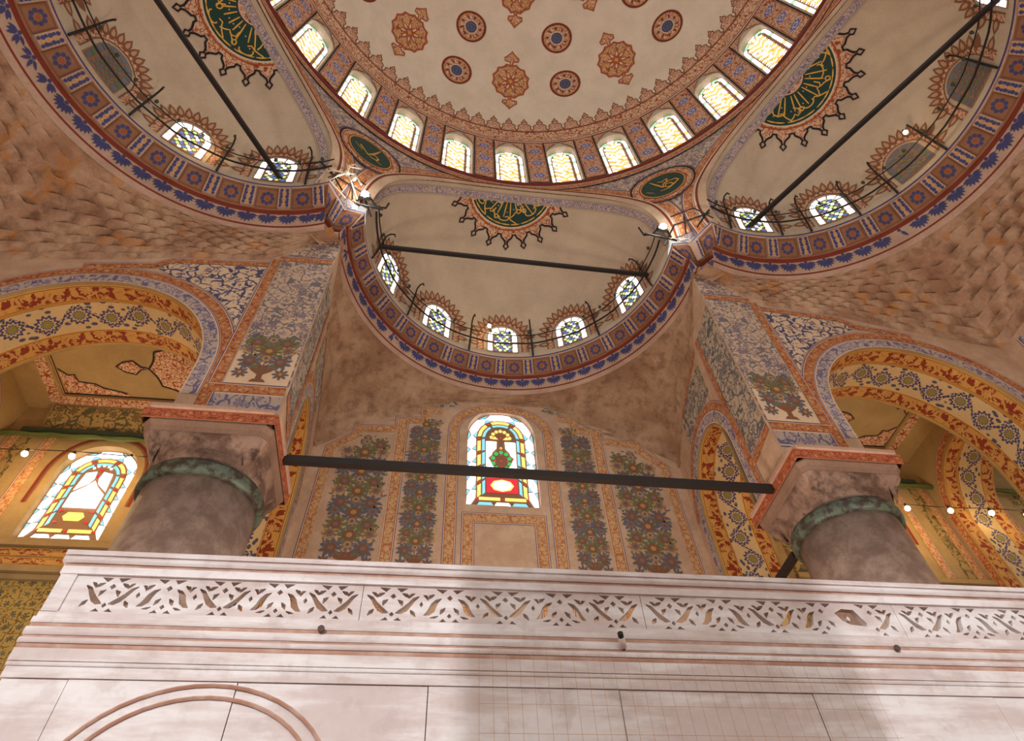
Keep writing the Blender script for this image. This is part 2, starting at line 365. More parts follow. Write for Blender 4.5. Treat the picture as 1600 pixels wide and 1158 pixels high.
# flat painted shapes collected in 2-D and laid on a surface map M(u, v, h)
class Dec:
    def __init__(s): s.V = []; s.F = []; s.mi = []
    def _a(s, pts, Fc, mi, ly):
        ly = ly+(len(s.F) % 40)*0.02; o = len(s.V); s.V += [(p[0], p[1], ly) for p in pts]; s.F += [tuple(o+i for i in f) for f in Fc]; s.mi += [mi]*len(Fc)
    def poly(s, pts, mi, ly=1): s._a(pts, [tuple(range(len(pts)))], mi, ly)
    def disc(s, x, y, r, mi, ly=1, n=14, rx=1.0): s.poly([(x+r*rx*cos(2*pi*k/n), y+r*sin(2*pi*k/n)) for k in range(n)], mi, ly)
    def ring(s, x, y, r0, r1, mi, ly=1, n=28):
        P = [(x+r*cos(2*pi*k/n), y+r*sin(2*pi*k/n)) for r in (r0, r1) for k in range(n)]
        s._a(P, [(k, (k+1) % n, n+(k+1) % n, n+k) for k in range(n)], mi, ly)
    def star(s, x, y, rf, n, mi, ly=1, rings=3, r0=0.0):
        P = []
        for q in range(rings+1):
            for k in range(n):
                a = 2*pi*k/n; R = rf(a); r = r0+(R-r0)*q/rings if r0 < R else R
                P.append((x+r*cos(a), y+r*sin(a)))
        s._a(P, [(q*n+k, q*n+(k+1) % n, (q+1)*n+(k+1) % n, (q+1)*n+k) for q in range(rings) for k in range(n)], mi, ly)
    def stroke(s, path, w, mi, ly=1, closed=False):
        n = len(path); L = []; Rr = []
        for i in range(n):
            a = path[(i-1) % n] if (closed or i > 0) else path[i]; b = path[(i+1) % n] if (closed or i < n-1) else path[i]
            dx, dy = b[0]-a[0], b[1]-a[1]; l = sqrt(dx*dx+dy*dy) or 1; ww = (w[i] if isinstance(w, list) else w)/2
            L.append((path[i][0]-dy/l*ww, path[i][1]+dx/l*ww)); Rr.append((path[i][0]+dy/l*ww, path[i][1]-dx/l*ww))
        k = n if closed else n-1
        s._a(L+Rr, [(i, (i+1) % n, n+(i+1) % n, n+i) for i in range(k)], mi, ly)
    def leaf(s, x, y, a, L, w, mi, ly=1):
        c, q = cos(a), sin(a)
        P = [(0, 0), (L*.3, w/2), (L*.65, w*.42), (L, 0), (L*.65, -w*.42), (L*.3, -w/2)]
        s.poly([(x+c*p-q*r, y+q*p+c*r) for p, r in P], mi, ly)
    def rosette(s, x, y, r, n, m1, m2, m3, ly=1, a0=0):
        for k in range(n):
            a = a0+2*pi*k/n; s.leaf(x+r*.38*cos(a), y+r*.38*sin(a), a, r*.64, r*2.4/n*1.25, m1, ly)
        s.disc(x, y, r*.5, m2, ly+1, 10); s.disc(x, y, r*.24, m3, ly+2, 8)
    def merge(s, d, f):
        o = len(s.V)
        for (u, v, l) in d.V: a, b = f(u, v); s.V.append((a, b, l))
        s.F += [tuple(o+i for i in q) for q in d.F]; s.mi += d.mi
    def build(s, name, M, mats, parent=None, base=0.006, step=0.004, cut=None):
        V = [M(u, v, base+l*step) for u, v, l in s.V]
        Fc, mi = s.F, s.mi
        if cut:
            keep = []
            for i, f in enumerate(Fc):
                c = sum((Vector(V[k]) for k in f), Vector())/len(f)
                if cut(c): keep.append(i)
            Fc = [Fc[i] for i in keep]; mi = [mi[i] for i in keep]
        return mesh(name, V, Fc, mats, mi, [(v[0], v[1]) for v in s.V], parent)
def fill_arch(d, A, mi, ly, nx=10, nz=6):
    xs0, xs1, zb = A[0][0], A[-1][0], A[0][1]
    def top(x):
        best = zb
        for (a, b) in zip(A, A[1:]):
            if min(a[0], b[0])-1e-9 <= x <= max(a[0], b[0])+1e-9:
                t = (x-a[0])/(b[0]-a[0]) if abs(b[0]-a[0]) > 1e-9 else 1; z = max(a[1]+(b[1]-a[1])*t, a[1] if abs(b[0]-a[0]) < 1e-9 else -1e9); best = max(best, z)
        return best
    P = []
    for i in range(nx+1):
        x = -cos(pi*i/nx)*(xs1-xs0)/2+(xs0+xs1)/2; t_ = top(x)
        for j in range(nz+1): P.append((x, zb+(t_-zb)*j/nz))
    k = nz+1
    d._a(P, [(i*k+j, (i+1)*k+j, (i+1)*k+j+1, i*k+j+1) for i in range(nx) for j in range(nz)], mi, ly)
def band(name, path, w, M, mt, parent=None, closed=False, h=0.012, cut=None, ly=None, maxs=0.45):
    """ribbon of width w laid to the right-hand side of a 2-D path, mitred, UV in metres"""
    P = [path[0]]
    pts = list(path)+([path[0]] if closed else [])
    flags = [True]
    for a, b in zip(pts, pts[1:]):
        l = sqrt((b[0]-a[0])**2+(b[1]-a[1])**2); n = max(1, int(l/maxs))
        for k in range(1, n+1): P.append((a[0]+(b[0]-a[0])*k/n, a[1]+(b[1]-a[1])*k/n))
    n = len(P); V = []; UV = []; u = 0
    for i in range(n):
        def d(p, q):
            x, y = q[0]-p[0], q[1]-p[1]; l = sqrt(x*x+y*y) or 1; return x/l, y/l
        if closed:
            d0 = d(P[(i-1) % (n-1)] if i not in (0,) else P[-2], P[i]) ; d1 = d(P[i], P[i+1] if i < n-1 else P[1])
        else:
            d1 = d(P[i], P[i+1]) if i < n-1 else d(P[i-1], P[i]); d0 = d(P[i-1], P[i]) if i > 0 else d1
        nx, ny = d0[1]+d1[1], -(d0[0]+d1[0]); l2 = nx*nx+ny*ny
        k = 2.0/max(l2, 0.5)
        if i: u += sqrt((P[i][0]-P[i-1][0])**2+(P[i][1]-P[i-1][1])**2)
        for t in (0, 0.5, 1): V.append(M(P[i][0]+nx*k*w*t, P[i][1]+ny*k*w*t, h)); UV.append((u, w*t))
    Fc = [(i*3+j, i*3+j+1, i*3+4+j, i*3+3+j) for i in range(n-1) for j in (0, 1)]
    if cut: Fc = [f for f in Fc if cut(sum((Vector(V[k]) for k in f), Vector())/4)]
    return mesh(name, V, Fc, mt, uvs=UV, parent=parent)
def arch2(hw, z0, zs, zt, n=20, pw=1.0, cx=0.0):
    P = [(cx-hw, z0), (cx-hw, (z0+zs)/2)]
    for k in range(n+1):
        a = pi*k/n; c = cos(a); P.append((cx-hw*(abs(c)**pw)*(1 if c > 0 else -1), zs+(zt-zs)*sin(a)))
    P += [(cx+hw, (z0+zs)/2), (cx+hw, z0)]
    return P
def holed(name, x0, x1, z0, z1, arch, M, mt, parent=None, nr=3, cx=None, cz=None, topf=None):
    """rectangle with an arch opening that stands on its lower edge; topf(x) may raise or lower the top edge"""
    cx = cx if cx is not None else (arch[0][0]+arch[-1][0])/2
    cz = cz if cz is not None else arch[0][1]+0.01
    tops = topf or (lambda x: z1)
    A = list(arch); Q = []
    for (x, z) in A:
        dx, dz = x-cx, z-cz
        if dz <= 1e-3 or abs(dz) < 0.02 and abs(dx) > 0.1: Q.append((x0 if dx < 0 else x1, z0)); continue
        ts = []
        if dx < -1e-6: ts.append((x0-cx)/dx)
        if dx > 1e-6: ts.append((x1-cx)/dx)
        t = min(ts) if ts else 1e9
        zt = cz+dz*t
        if zt > tops(x0 if dx < 0 else x1):
            lo, hi = 0.0, min(t, 1e4)
            for _ in range(40):
                md = (lo+hi)/2
                if cz+dz*md < tops(cx+dx*md): lo = md
                else: hi = md
            t = lo
        Q.append((cx+dx*t, cz+dz*t))
    # snap the nearest samples to the corners
    for X0 in (x0, x1):
        zc = tops(X0); i = min(range(len(Q)), key=lambda k: (Q[k][0]-X0)**2+(Q[k][1]-zc)**2); Q[i] = (X0, zc)
    V = []; UV = []; n = len(A)
    for j in range(nr+1):
        for i in range(n):
            p = (A[i][0]+(Q[i][0]-A[i][0])*j/nr, A[i][1]+(Q[i][1]-A[i][1])*j/nr); V.append(M(p[0], p[1], 0)); UV.append(p)
    Fc = [(j*n+i, j*n+i+1, (j+1)*n+i+1, (j+1)*n+i) for j in range(nr) for i in range(n-1)]
    return mesh(name, V, Fc, mt, uvs=UV, parent=parent)
def reveal(name, arch, M, d0, d1, mt, parent=None, nd=1, uvw=None):
    V = []; UV = []; u = 0; n = len(arch)
    for i, p in enumerate(arch):
        if i: u += sqrt((p[0]-arch[i-1][0])**2+(p[1]-arch[i-1][1])**2)
        for j in range(nd+1): V.append(M(p[0], p[1], d0+(d1-d0)*j/nd)); UV.append((u, abs(d1-d0)*j/nd))
    k = nd+1
    Fc = [(i*k+j, i*k+j+1, (i+1)*k+j+1, (i+1)*k+j) for i in range(n-1) for j in range(nd)]
    return mesh(name, V, Fc, mt, uvs=UV, parent=parent, smooth=False)

# ================================================================== GEOMETRY OF THE ROOM
H1, H2, RD = 19.17, 24.88, 10.4
YB = 16.2            # back wall
YP = 10.1            # plane of the piers and of the front arcades
RS = 5.19            # radius of the small semidomes
EX = [(0.0, 9.875, 0.0), (-8.08, 3.75, -rad(65.1)), (8.08, 3.75, rad(65.1))]   # centre x, y, direction
SIDE = ['middle', 'left', 'right']
def rho_dome(z):
    if z <= 29.0: return RD
    r = RD*sqrt(max(0.0, 1-((z-28.0)/9.0)**2)); t = min(1.0, (z-29.0)/1.2)
    return RD*(1-t)+r*t
def rho_low(z): return 10.5 + 0.55*max(0.0, (21.6-z)/2.43)**1.6
def Mdrum(u, z, h):      # u in metres along the drum circle, h towards the room
    a = u/RD
    r = (rho_dome(z) if z > H2 else rho_low(z)) - h
    return Vector((r*sin(a), r*cos(a), z))
def edge(e, s):
    """point of the arch mouth of semidome e at lateral offset s"""
    cx, cy, ax = EX[e]; L = sqrt(cx*cx+cy*cy); z = H1+2; q = sqrt(max(0, RS*RS-s*s)); yl = 0; be = 0
    for _ in range(8):
        rr = rho_low(z); yl = sqrt(rr*rr-s*s)-L
        c = max(-1, min(1, yl/q)) if q > 1e-6 else 1
        be = math.acos(c); z = H1+q*sin(be)
    return yl, be, z
def loc2w(e, yl, s, z):
    cx, cy, ax = EX[e]
    return Vector((cx+sin(ax)*yl+cos(ax)*s, cy+cos(ax)*yl-sin(ax)*s, z))

# ---- the big dome shell (ceiling) with the ring of windows
TH = rad(118)
z0d = 29.45
ZD = [z0d+(36.9-z0d)*sin(pi/2*i/26) for i in range(27)]+[36.995]
def Fd(s, t):
    a = -TH+2*TH*s; i = t*27; k = min(int(i), 26); z = ZD[k]+(ZD[k+1]-ZD[k])*(i-k)
    return Mdrum(a*RD, z, 0) if z > 28 else None
ceiling = sheet('ceiling', Fd, 120, 27, M_dome)
struct(ceiling, 'great pale plaster semidome painted with red medallions above the window ring', 'dome')

DL = 0.2253; BAY = DL*RD
drum = empty('wall_drum'); struct(drum, 'drum below the great semidome, with painted piers between its arched windows', 'wall')
WZ0, WZS, WZT, WHW = 25.0, 28.2, 28.97, 0.64
warch = arch2(WHW, WZ0, WZS, WZT, 16)
def drum_glass(name_parent, kk):
    """one stained window of the drum, local coordinates u (across), z, depth h"""
    M = lambda u, z, h: Mdrum(u, z, h-0.30)
    def ML(u, z, h): v = M(u, z, h); return v
    fr = Dec()
    fill_arch(fr, warch, 0, 0)
    f = fr.build('tracery', ML, [G_lead], name_parent, base=-0.02)
    rnd = random.Random(5)
    # border panes
    zs = [25.06, 25.62, 26.18, 26.40, 26.96, 27.52, 27.74, 28.2]
    cols = [G_white, G_white, G_yel, G_white, G_white, G_lgreen, G_white]
    for sx in (-1, 1):
        for i in range(7):
            a, b = zs[i]+0.02, zs[i+1]-0.02; x0, x1 = sx*(WHW-0.04), sx*(WHW-0.17)
            q = Dec(); q.poly([(x0, a), (x1, a), (x1, b), (x0, b)], 0); q.build('pane', ML, [cols[i]], name_parent)
    for i in range(5):
        a0, a1 = pi*(i+0.06)/5, pi*(i+0.94)/5; P = []
        for r in (WHW-0.04, WHW-0.17):
            s_ = [a0+(a1-a0)*j/3 for j in range(4)]; s_ = s_ if r == WHW-0.04 else s_[::-1]
            P += [(-r*cos(a), WZS+0.02+(r/WHW)*(WZT-WZS)*sin(a)) for a in s_]
        q = Dec(); q.poly(P, 0); q.build('pane', ML, [(G_white, G_lgreen, G_white, G_lgreen, G_white)[i]], name_parent)
    for i in range(4):
        a = -WHW+0.06+i*0.27; q = Dec(); q.poly([(a, 25.06), (a+0.245, 25.06), (a+0.245, 25.2), (a, 25.2)], 0)
        if 0 < i < 3: q.build('pane', ML, [G_white], name_parent)
    # inner honeycomb of white hexagons and amber stars
    q = Dec(); mats = [G_white, G_yel, G_orange, G_pink]
    s = 0.105; row = 0; z = 25.34
    while z < 28.75:
        x = -0.36 + (s*0.9 if row % 2 else 0)
        while x < 0.40:
            lim = 0.385 if z < WZS else 0.385*sqrt(max(0, 1-((z-WZS)/0.55)**2))
            if abs(x) < lim-0.02:
                col = int(round((x+0.36)/(s*1.8))); c = (0 if (row//2+col) % 2 == 0 else 1) if rnd.random() < 0.7 else rnd.choice((2, 3, 0))
                rr = s*0.66
                q.poly([(x+rr*cos(pi/6+k*pi/3), z+rr*1.0*sin(pi/6+k*pi/3)) for k in range(6)], c)
            x += s*1.8
        for x in [(-0.36+s*0.9*(1-row % 2))+s*1.8*i for i in range(5)]:
            lim = 0.36 if z < WZS else 0.36*sqrt(max(0, 1-((z-WZS)/0.55)**2))
            if abs(x) < lim: q.poly([(x-0.045, z), (x, z-0.04), (x+0.045, z), (x, z+0.04)], 2 if rnd.random() < .5 else 1)
        z += s*0.98; row += 1
    tag(q.build('lattice_panes', ML, mats, name_parent), kind='stuff')
    reveal('reveal', warch, Mdrum, 0.0, -0.32, M_exed, name_parent)
wins = []
for k in range(-7, 8):
    r = empty('window_%d' % (k+8), (0, 0, 0), 0)
    struct(r, 'arched stained window of white and amber honeycomb panes in the ring below the great semidome, %s' % (
        'above the middle small semidome' if k == 0 else ('%s to the %s of the one above the middle small semidome' % (('next', 'second', 'third', 'fourth', 'fifth', 'sixth', 'seventh')[abs(k)-1], 'left' if k < 0 else 'right'))), 'window')
    r['group'] = 'windows of the drum ring'
    if k == -7:
        drum_glass(r, k); src = list(r.children); r.rotation_euler = (0, 0, -k*DL)
    else:
        for c in src:
            d = c.copy(); COL.objects.link(d); d.parent = r
        r.rotation_euler = (0, 0, -k*DL)
    wins.append(r)
# drum bays: plaster with arched holes, painted piers, black lines
pierdec = None
def zt(x): return z0d
for i, k in enumerate(range(-7, 8)):
    if i == 0:
        b0 = holed('bay', -BAY/2, BAY/2, H2, z0d, warch, Mdrum, M_exed, drum, nr=4, cx=0, cz=WZ0)
        # strip below the sill
        bs = sheet('sill_strip', lambda s, t: Mdrum(-BAY/2+BAY*s, H2-0.02+(WZ0-H2+0.02)*t, 0.001), 10, 1, M_exed, drum)
        b0.rotation_euler = bs.rotation_euler = (0, 0, -k*DL)
        pp = sheet('painted_pier', lambda s, t: Mdrum(BAY/2-0.42+0.84*s, 24.98+(29.35-24.98)*t, 0.05), 6, 10, M_drum, drum, uv=lambda s, t: (0.84*s, 4.3*t))
        d = Dec()
        for x in (-0.45, 0.45): d.stroke([(BAY/2+x, H2+0.02+0.44*j) for j in range(11)], 0.055, 0)
        for x in (-0.39, 0.39): d.stroke([(BAY/2+x, H2+0.02+0.44*j) for j in range(11)], 0.02, 1)
        ln = d.build('black_line', Mdrum, [P_black, P_rust], drum, base=0.055)
        d = Dec()    # small spandrel ornament above the window head
        for sx in (-1, 1):
            d.poly([(sx*0.68, 29.30), (sx*0.10, 29.30), (sx*0.30, 29.10), (sx*0.52, 28.82), (sx*0.66, 28.40)], 0)
        d.stroke([(-0.66, 29.33), (0, 29.33), (0.66, 29.33)], 0.05, 1, 2)
        sp = d.build('spandrel_ornament', Mdrum, [M_fill_red, P_dred], drum, base=0.045)
        base = [b0, bs, pp, ln, sp]
        for o in base: o.rotation_euler = (0, 0, -k*DL)
    else:
        for o in base:
            c = o.copy(); COL.objects.link(c); c.rotation_euler = (0, 0, -k*DL)
UM = 7.5*BAY
def line(name, z, w, mt, h=0.02, par=None, u0=-UM, u1=UM, M=Mdrum):
    return band(name, [(u0, z+w/2), (u1, z+w/2)], w, M, mt, par, h=h)
line('rust_line', H2+0.02, 0.07, P_dred, par=drum); line('pale_line', H2-0.06, 0.06, P_beige, h=0.018, par=drum)
line('rust_line', z0d-0.02, 0.06, P_dred, par=drum); line('rust_line', z0d+0.12, 0.05, P_rust, par=drum)
# crown of battlement ornaments round the foot of the dome
NB = 45; PB = BAY/3
line('scroll_band', z0d+0.45, 0.55, M_fill_red, h=0.012, par=ceiling)
line('rust_line', z0d+0.75, 0.05, P_dred, par=ceiling)
d = Dec(); OUT = [(-0.36, 0), (-0.36, 0.10), (-0.30, 0.24), (-0.33, 0.40), (-0.22, 0.50), (-0.12, 0.52), (-0.15, 0.66), (-0.05, 0.78), (0, 0.92), (0.05, 0.78), (0.15, 0.66), (0.12, 0.52), (0.22, 0.50), (0.33, 0.40), (0.30, 0.24), (0.36, 0.10), (0.36, 0)]
d.poly(OUT, 0, 0); d.stroke([(-0.39, 0.0)]+OUT[1:-1]+[(0.39, 0.0)], 0.06, 1, 2)
bat = d
for k in range(NB):
    u0 = -UM+PB*(k+0.5)
    if k == 0:
        def MB_(u, v, h): return Mdrum(u, z0d+0.80+v*0.92, h)
        o0 = bat.build('battlement_ornament', MB_, [M_fill_red2, P_brown], ceiling); o = o0
    else:
        o = o0.copy(); COL.objects.link(o)
    o.rotation_euler = (0, 0, -u0/RD)
# medallions on the dome, mapped on the ellipsoid: v metres up the shell from zc, u across
def dome_map(zc):
    rc = rho_dome(zc)
    def M(u, v, h):
        z = zc+v*0.72 if zc < 33.9 else zc+v*0.58
        z = min(z, 36.98)
        # step along the meridian so that v is a length
        zz, left = zc, abs(v); st = 0.05 if v > 0 else -0.05
        while left > 1e-4 and 28.7 < zz < 36.95:
            d_ = min(0.05, left); r1 = rho_dome(zz); dz = 0.02*(1 if v > 0 else -1); r2 = rho_dome(zz+dz)
            ln_ = sqrt(dz*dz+(r2-r1)**2); zz += dz*d_/ln_; left -= d_
        r = rho_dome(zz); a = u/max(r, 1.5); k = (r-h)/r
        return Vector((r*k*sin(a), r*k*cos(a), 28+(zz-28)*(1-h/12)))
    return M
d = Dec()
def lobed(a, n=12, r=0.92): 
    q = (a*n/(2*pi)) % 1.0
    return r*(1.0-0.10*sin(pi*q))
d.star(0, 0, lambda a: lobed(a+pi/12), 48, 0, 0); ol = [(lobed(2*pi*k/48+pi/12)*cos(2*pi*k/48), lobed(2*pi*k/48+pi/12)*sin(2*pi*k/48)*1.06) for k in range(48)]
d.stroke(ol, 0.10, 1, 2, True); d.stroke([(x*.86, y*.86) for x, y in ol], 0.03, 2, 2, True)
for k in range(8):
    a = pi/8+k*pi/4; d.leaf(0.08*cos(a), 0.08*sin(a), a, 0.50, 0.22, 1, 3); d.leaf(0.2*cos(a), 0.2*sin(a), a, 0.28, 0.10, 3, 4)
    b_ = k*pi/4; d.leaf(0.72*cos(b_), 0.72*sin(b_), b_+pi, 0.34, 0.16, 2, 3); d.disc(0.62*cos(a), 0.62*sin(a), 0.07, 1, 3, 8)
d.disc(0, 0, 0.10, 2, 5, 8)
for sy in (-1, 1):
    P = [(-0.06, 0.95), (-0.08, 1.10), (-0.34, 1.14), (-0.36, 1.30), (-0.22, 1.40), (-0.10, 1.52), (0, 1.66), (0.10, 1.52), (0.22, 1.40), (0.36, 1.30), (0.34, 1.14), (0.08, 1.10), (0.06, 0.95)]
    P = [(x, y*sy) for x, y in P]; d.poly(P, 0, 1); d.stroke(P, 0.06, 1, 3); d.leaf(0, sy*1.2, pi/2*sy, 0.28, 0.16, 2, 4)
def place_dome(dec, name, zc, degs, mats, lab):
    o0 = None
    for g in degs:
        if o0 is None: o = o0 = dec.build(name, dome_map(zc), mats, ceiling)
        else: o = o0.copy(); COL.objects.link(o)
        o.rotation_euler = (0, 0, -rad(g))
place_dome(d, 'star_medallion', 33.05, (-108, -72, -36, 0, 36, 72, 108), [M_fill_red2, P_rust, P_ochre, P_beige], '')
place_dome(d, 'star_medallion', 35.85, (-80, -36, 0, 36, 80), [M_fill_red2, P_rust, P_ochre, P_beige], '')
d = Dec(); d.star(0, 0, lambda a: 0.76, 32, 0, 0, 2); d.ring(0, 0, 0.66, 0.77, 1, 2, 36); d.ring(0, 0, 0.60, 0.63, 2, 2, 36)
d.ring(0, 0, 0.30, 0.34, 3, 3); d.star(0, 0, lambda a: 0.28, 24, 4, 3, 1); d.ring(0, 0, 0.22, 0.27, 5, 4)
for k in range(8): d.leaf(0.05*cos(k*pi/4), 0.05*sin(k*pi/4), k*pi/4, 0.15, 0.06, 5, 5)
for k in range(9):
    a = 2*pi*k/9; d.leaf(0.38*cos(a), 0.38*sin(a), a+0.5, 0.22, 0.09, 1, 3)
place_dome(d, 'round_medallion', 32.85, [18+36*i for i in range(-3, 3)], [M_fill_red2, P_dred, P_ochre, P_beige, P_grey, P_blue], '')
place_dome(d, 'round_medallion', 34.65, [18+36*i for i in range(-3, 3)], [M_fill_red2, P_dred, P_ochre, P_beige, P_grey, P_blue], '')

# ---- shell between the three arches, with roundels
sh = empty('wall_spandrel'); struct(sh, 'painted triangular shell walls between the arches of the three small semidomes', 'wall')
def zlow(a):
    z = H1-0.15
    for e in range(3):
        s = rho_low(21.6)*sin(a-EX[e][2])
        if abs(a-EX[e][2]) < rad(33) and abs(s) < RS-1e-3: z = max(z, edge(e, s)[2])
    return z
NS = 560; V = []; UV = []
for i in range(NS+1):
    a = -rad(97)+rad(194)*i/NS; zl = zlow(a)
    for j in range(15):
        z = zl+(H2-zl)*j/14; V.append(Mdrum(a*RD, z, 0.0)); UV.append((a*RD, z))
Fc = [(i*15+j, (i+1)*15+j, (i+1)*15+j+1, i*15+j+1) for i in range(NS) for j in range(14)]
mesh('spandrel_shell', V, Fc, [M_fill_lilac], uvs=UV, parent=sh, smooth=True)
def arch_ribbon(e, name, d0, d1, mt, par, h=0.02, w=None, lo=4):
    """ribbon that follows the mouth of the arch, offset outwards on the shell"""
    V = []; UV = []; n = 90; w = w or (d1-d0)
    for i in range(n+1):
        t = rad(lo)+(pi-2*rad(lo))*i/n
        for j, dd in enumerate((d0, (d0+d1)/2, d1)):
            ds = dd
            s = (RS+ds)*cos(t)*-1; q0 = (RS)*cos(t)*-1; yl, be, z = edge(e, q0*0.9999)
            s2 = s; z2 = z+ds*sin(t)
            rr = rho_low(z2); L = sqrt(EX[e][0]**2+EX[e][1]**2)
            V.append(loc2w(e, sqrt(max(0.1, rr*rr-s2*s2))-L, s2, z2)); UV.append((t*RS, w*j/2))
            v = V[-1]; r = sqrt(v.x*v.x+v.y*v.y); V[-1] = Vector((v.x*(r-h)/r, v.y*(r-h)/r, v.z))
    Fc = [(i*3+j, i*3+j+1, i*3+4+j, i*3+3+j) for i in range(n) for j in (0, 1)]
    Fc = [f for f in Fc if max(V[k].z for k in f) < H2-0.02 and min(V[k].z for k in f) > H1-0.2]
    return mesh(name, V, Fc, mt, uvs=UV, parent=par, smooth=True)
for e in range(3):
    arch_ribbon(e, 'arch_moulding', -0.06, 0.20, M_pale, sh, 0.06)
    arch_ribbon(e, 'rust_line', 0.20, 0.27, P_dred, sh, 0.07)
    arch_ribbon(e, 'pale_line', 0.27, 0.33, P_beige, sh, 0.05)
    arch_ribbon(e, 'scroll_band', 0.33, 0.68, M_rust_s, sh, 0.03, 0.35)
    arch_ribbon(e, 'black_line', 0.68, 0.72, P_brown, sh, 0.03)
# band under the window ring
line('scroll_band', H2-0.30, 0.35, M_rust_s, h=0.05, par=sh, u0=-rad(96)*RD, u1=rad(96)*RD)
line('black_line', H2-0.49, 0.03, P_black, h=0.055, par=sh, u0=-rad(96)*RD, u1=rad(96)*RD)
ROUND = {-1: [[(-0.62, 0.02), (-0.30, -0.22), (-0.42, 0.12), (-0.05, -0.28), (0.10, -0.05)], [(0.34, 0.62), (0.22, 0.25), (0.08, -0.08), (-0.10, -0.30)], [(0.02, -0.06), (0.22, 0.0), (0.36, -0.14), (0.30, -0.30), (0.10, -0.34), (-0.10, -0.22)], [(0.30, -0.36), (0.52, -0.42)]],
         1: [[(-0.40, 0.52), (-0.24, 0.20), (-0.04, -0.18), (0.02, -0.24)], [(-0.14, 0.34), (0.02, 0.24), (0.22, 0.34), (0.20, 0.08), (0.02, 0.00), (0.00, -0.20)], [(0.02, 0.12), (0.30, 0.10), (0.52, 0.06), (0.60, -0.10), (0.40, -0.26), (0.20, -0.40), (0.0, -0.44), (-0.18, -0.42)], [(0.02, -0.20), (0.16, -0.34), (0.38, -0.30), (0.30, -0.10), (0.12, -0.04), (0.06, -0.24)], [(-0.66, -0.16), (-0.42, -0.40)]]}
for s in (-1, 1):
    a0 = s*rad(31.6); zc = 22.62
    M = lambda u, v, h: Mdrum(a0*RD+u, zc+v, h)
    d = Dec(); d.star(0, 0, lambda a: 1.22, 40, 0, 0, 3); d.ring(0, 0, 1.18, 1.25, 1, 2, 44); d.ring(0, 0, 1.10, 1.13, 2, 2, 44); d.ring(0, 0, 0.86, 0.92, 3, 4, 40); d.ring(0, 0, 0.82, 0.86, 5, 4, 40)
    d.star(0, 0, lambda a: 0.84, 32, 4, 3, 3)
    for P in ROUND[s]:
        n = len(P); d.stroke(P, [0.035+0.05*sin(pi*i/(n-1)) for i in range(n)], 5, 6)
    for k in range(14):
        x, y = random.uniform(-.5, .5), random.uniform(-.55, .55)
        d.leaf(x, y, random.uniform(0, 6), 0.09, 0.03, 6, 5)
    tag(d.build('script_roundel', M, [M_fill_red, P_black, P_rust, P_rust, P_dgreen, P_ochre, P_green], sh, base=0.03), 'green roundel with gold script in a red ring')
    # small bosses of blue tracery in the three corners are left to the field below
    band('blue_outline', [(-1.35+0.0*k, 0) for k in range(1)]+[(1.32*cos(pi-2*pi*k/36), 1.32*sin(pi-2*pi*k/36)) for k in range(37)][1:], 0.03, M, P_blue, sh, h=0.03)

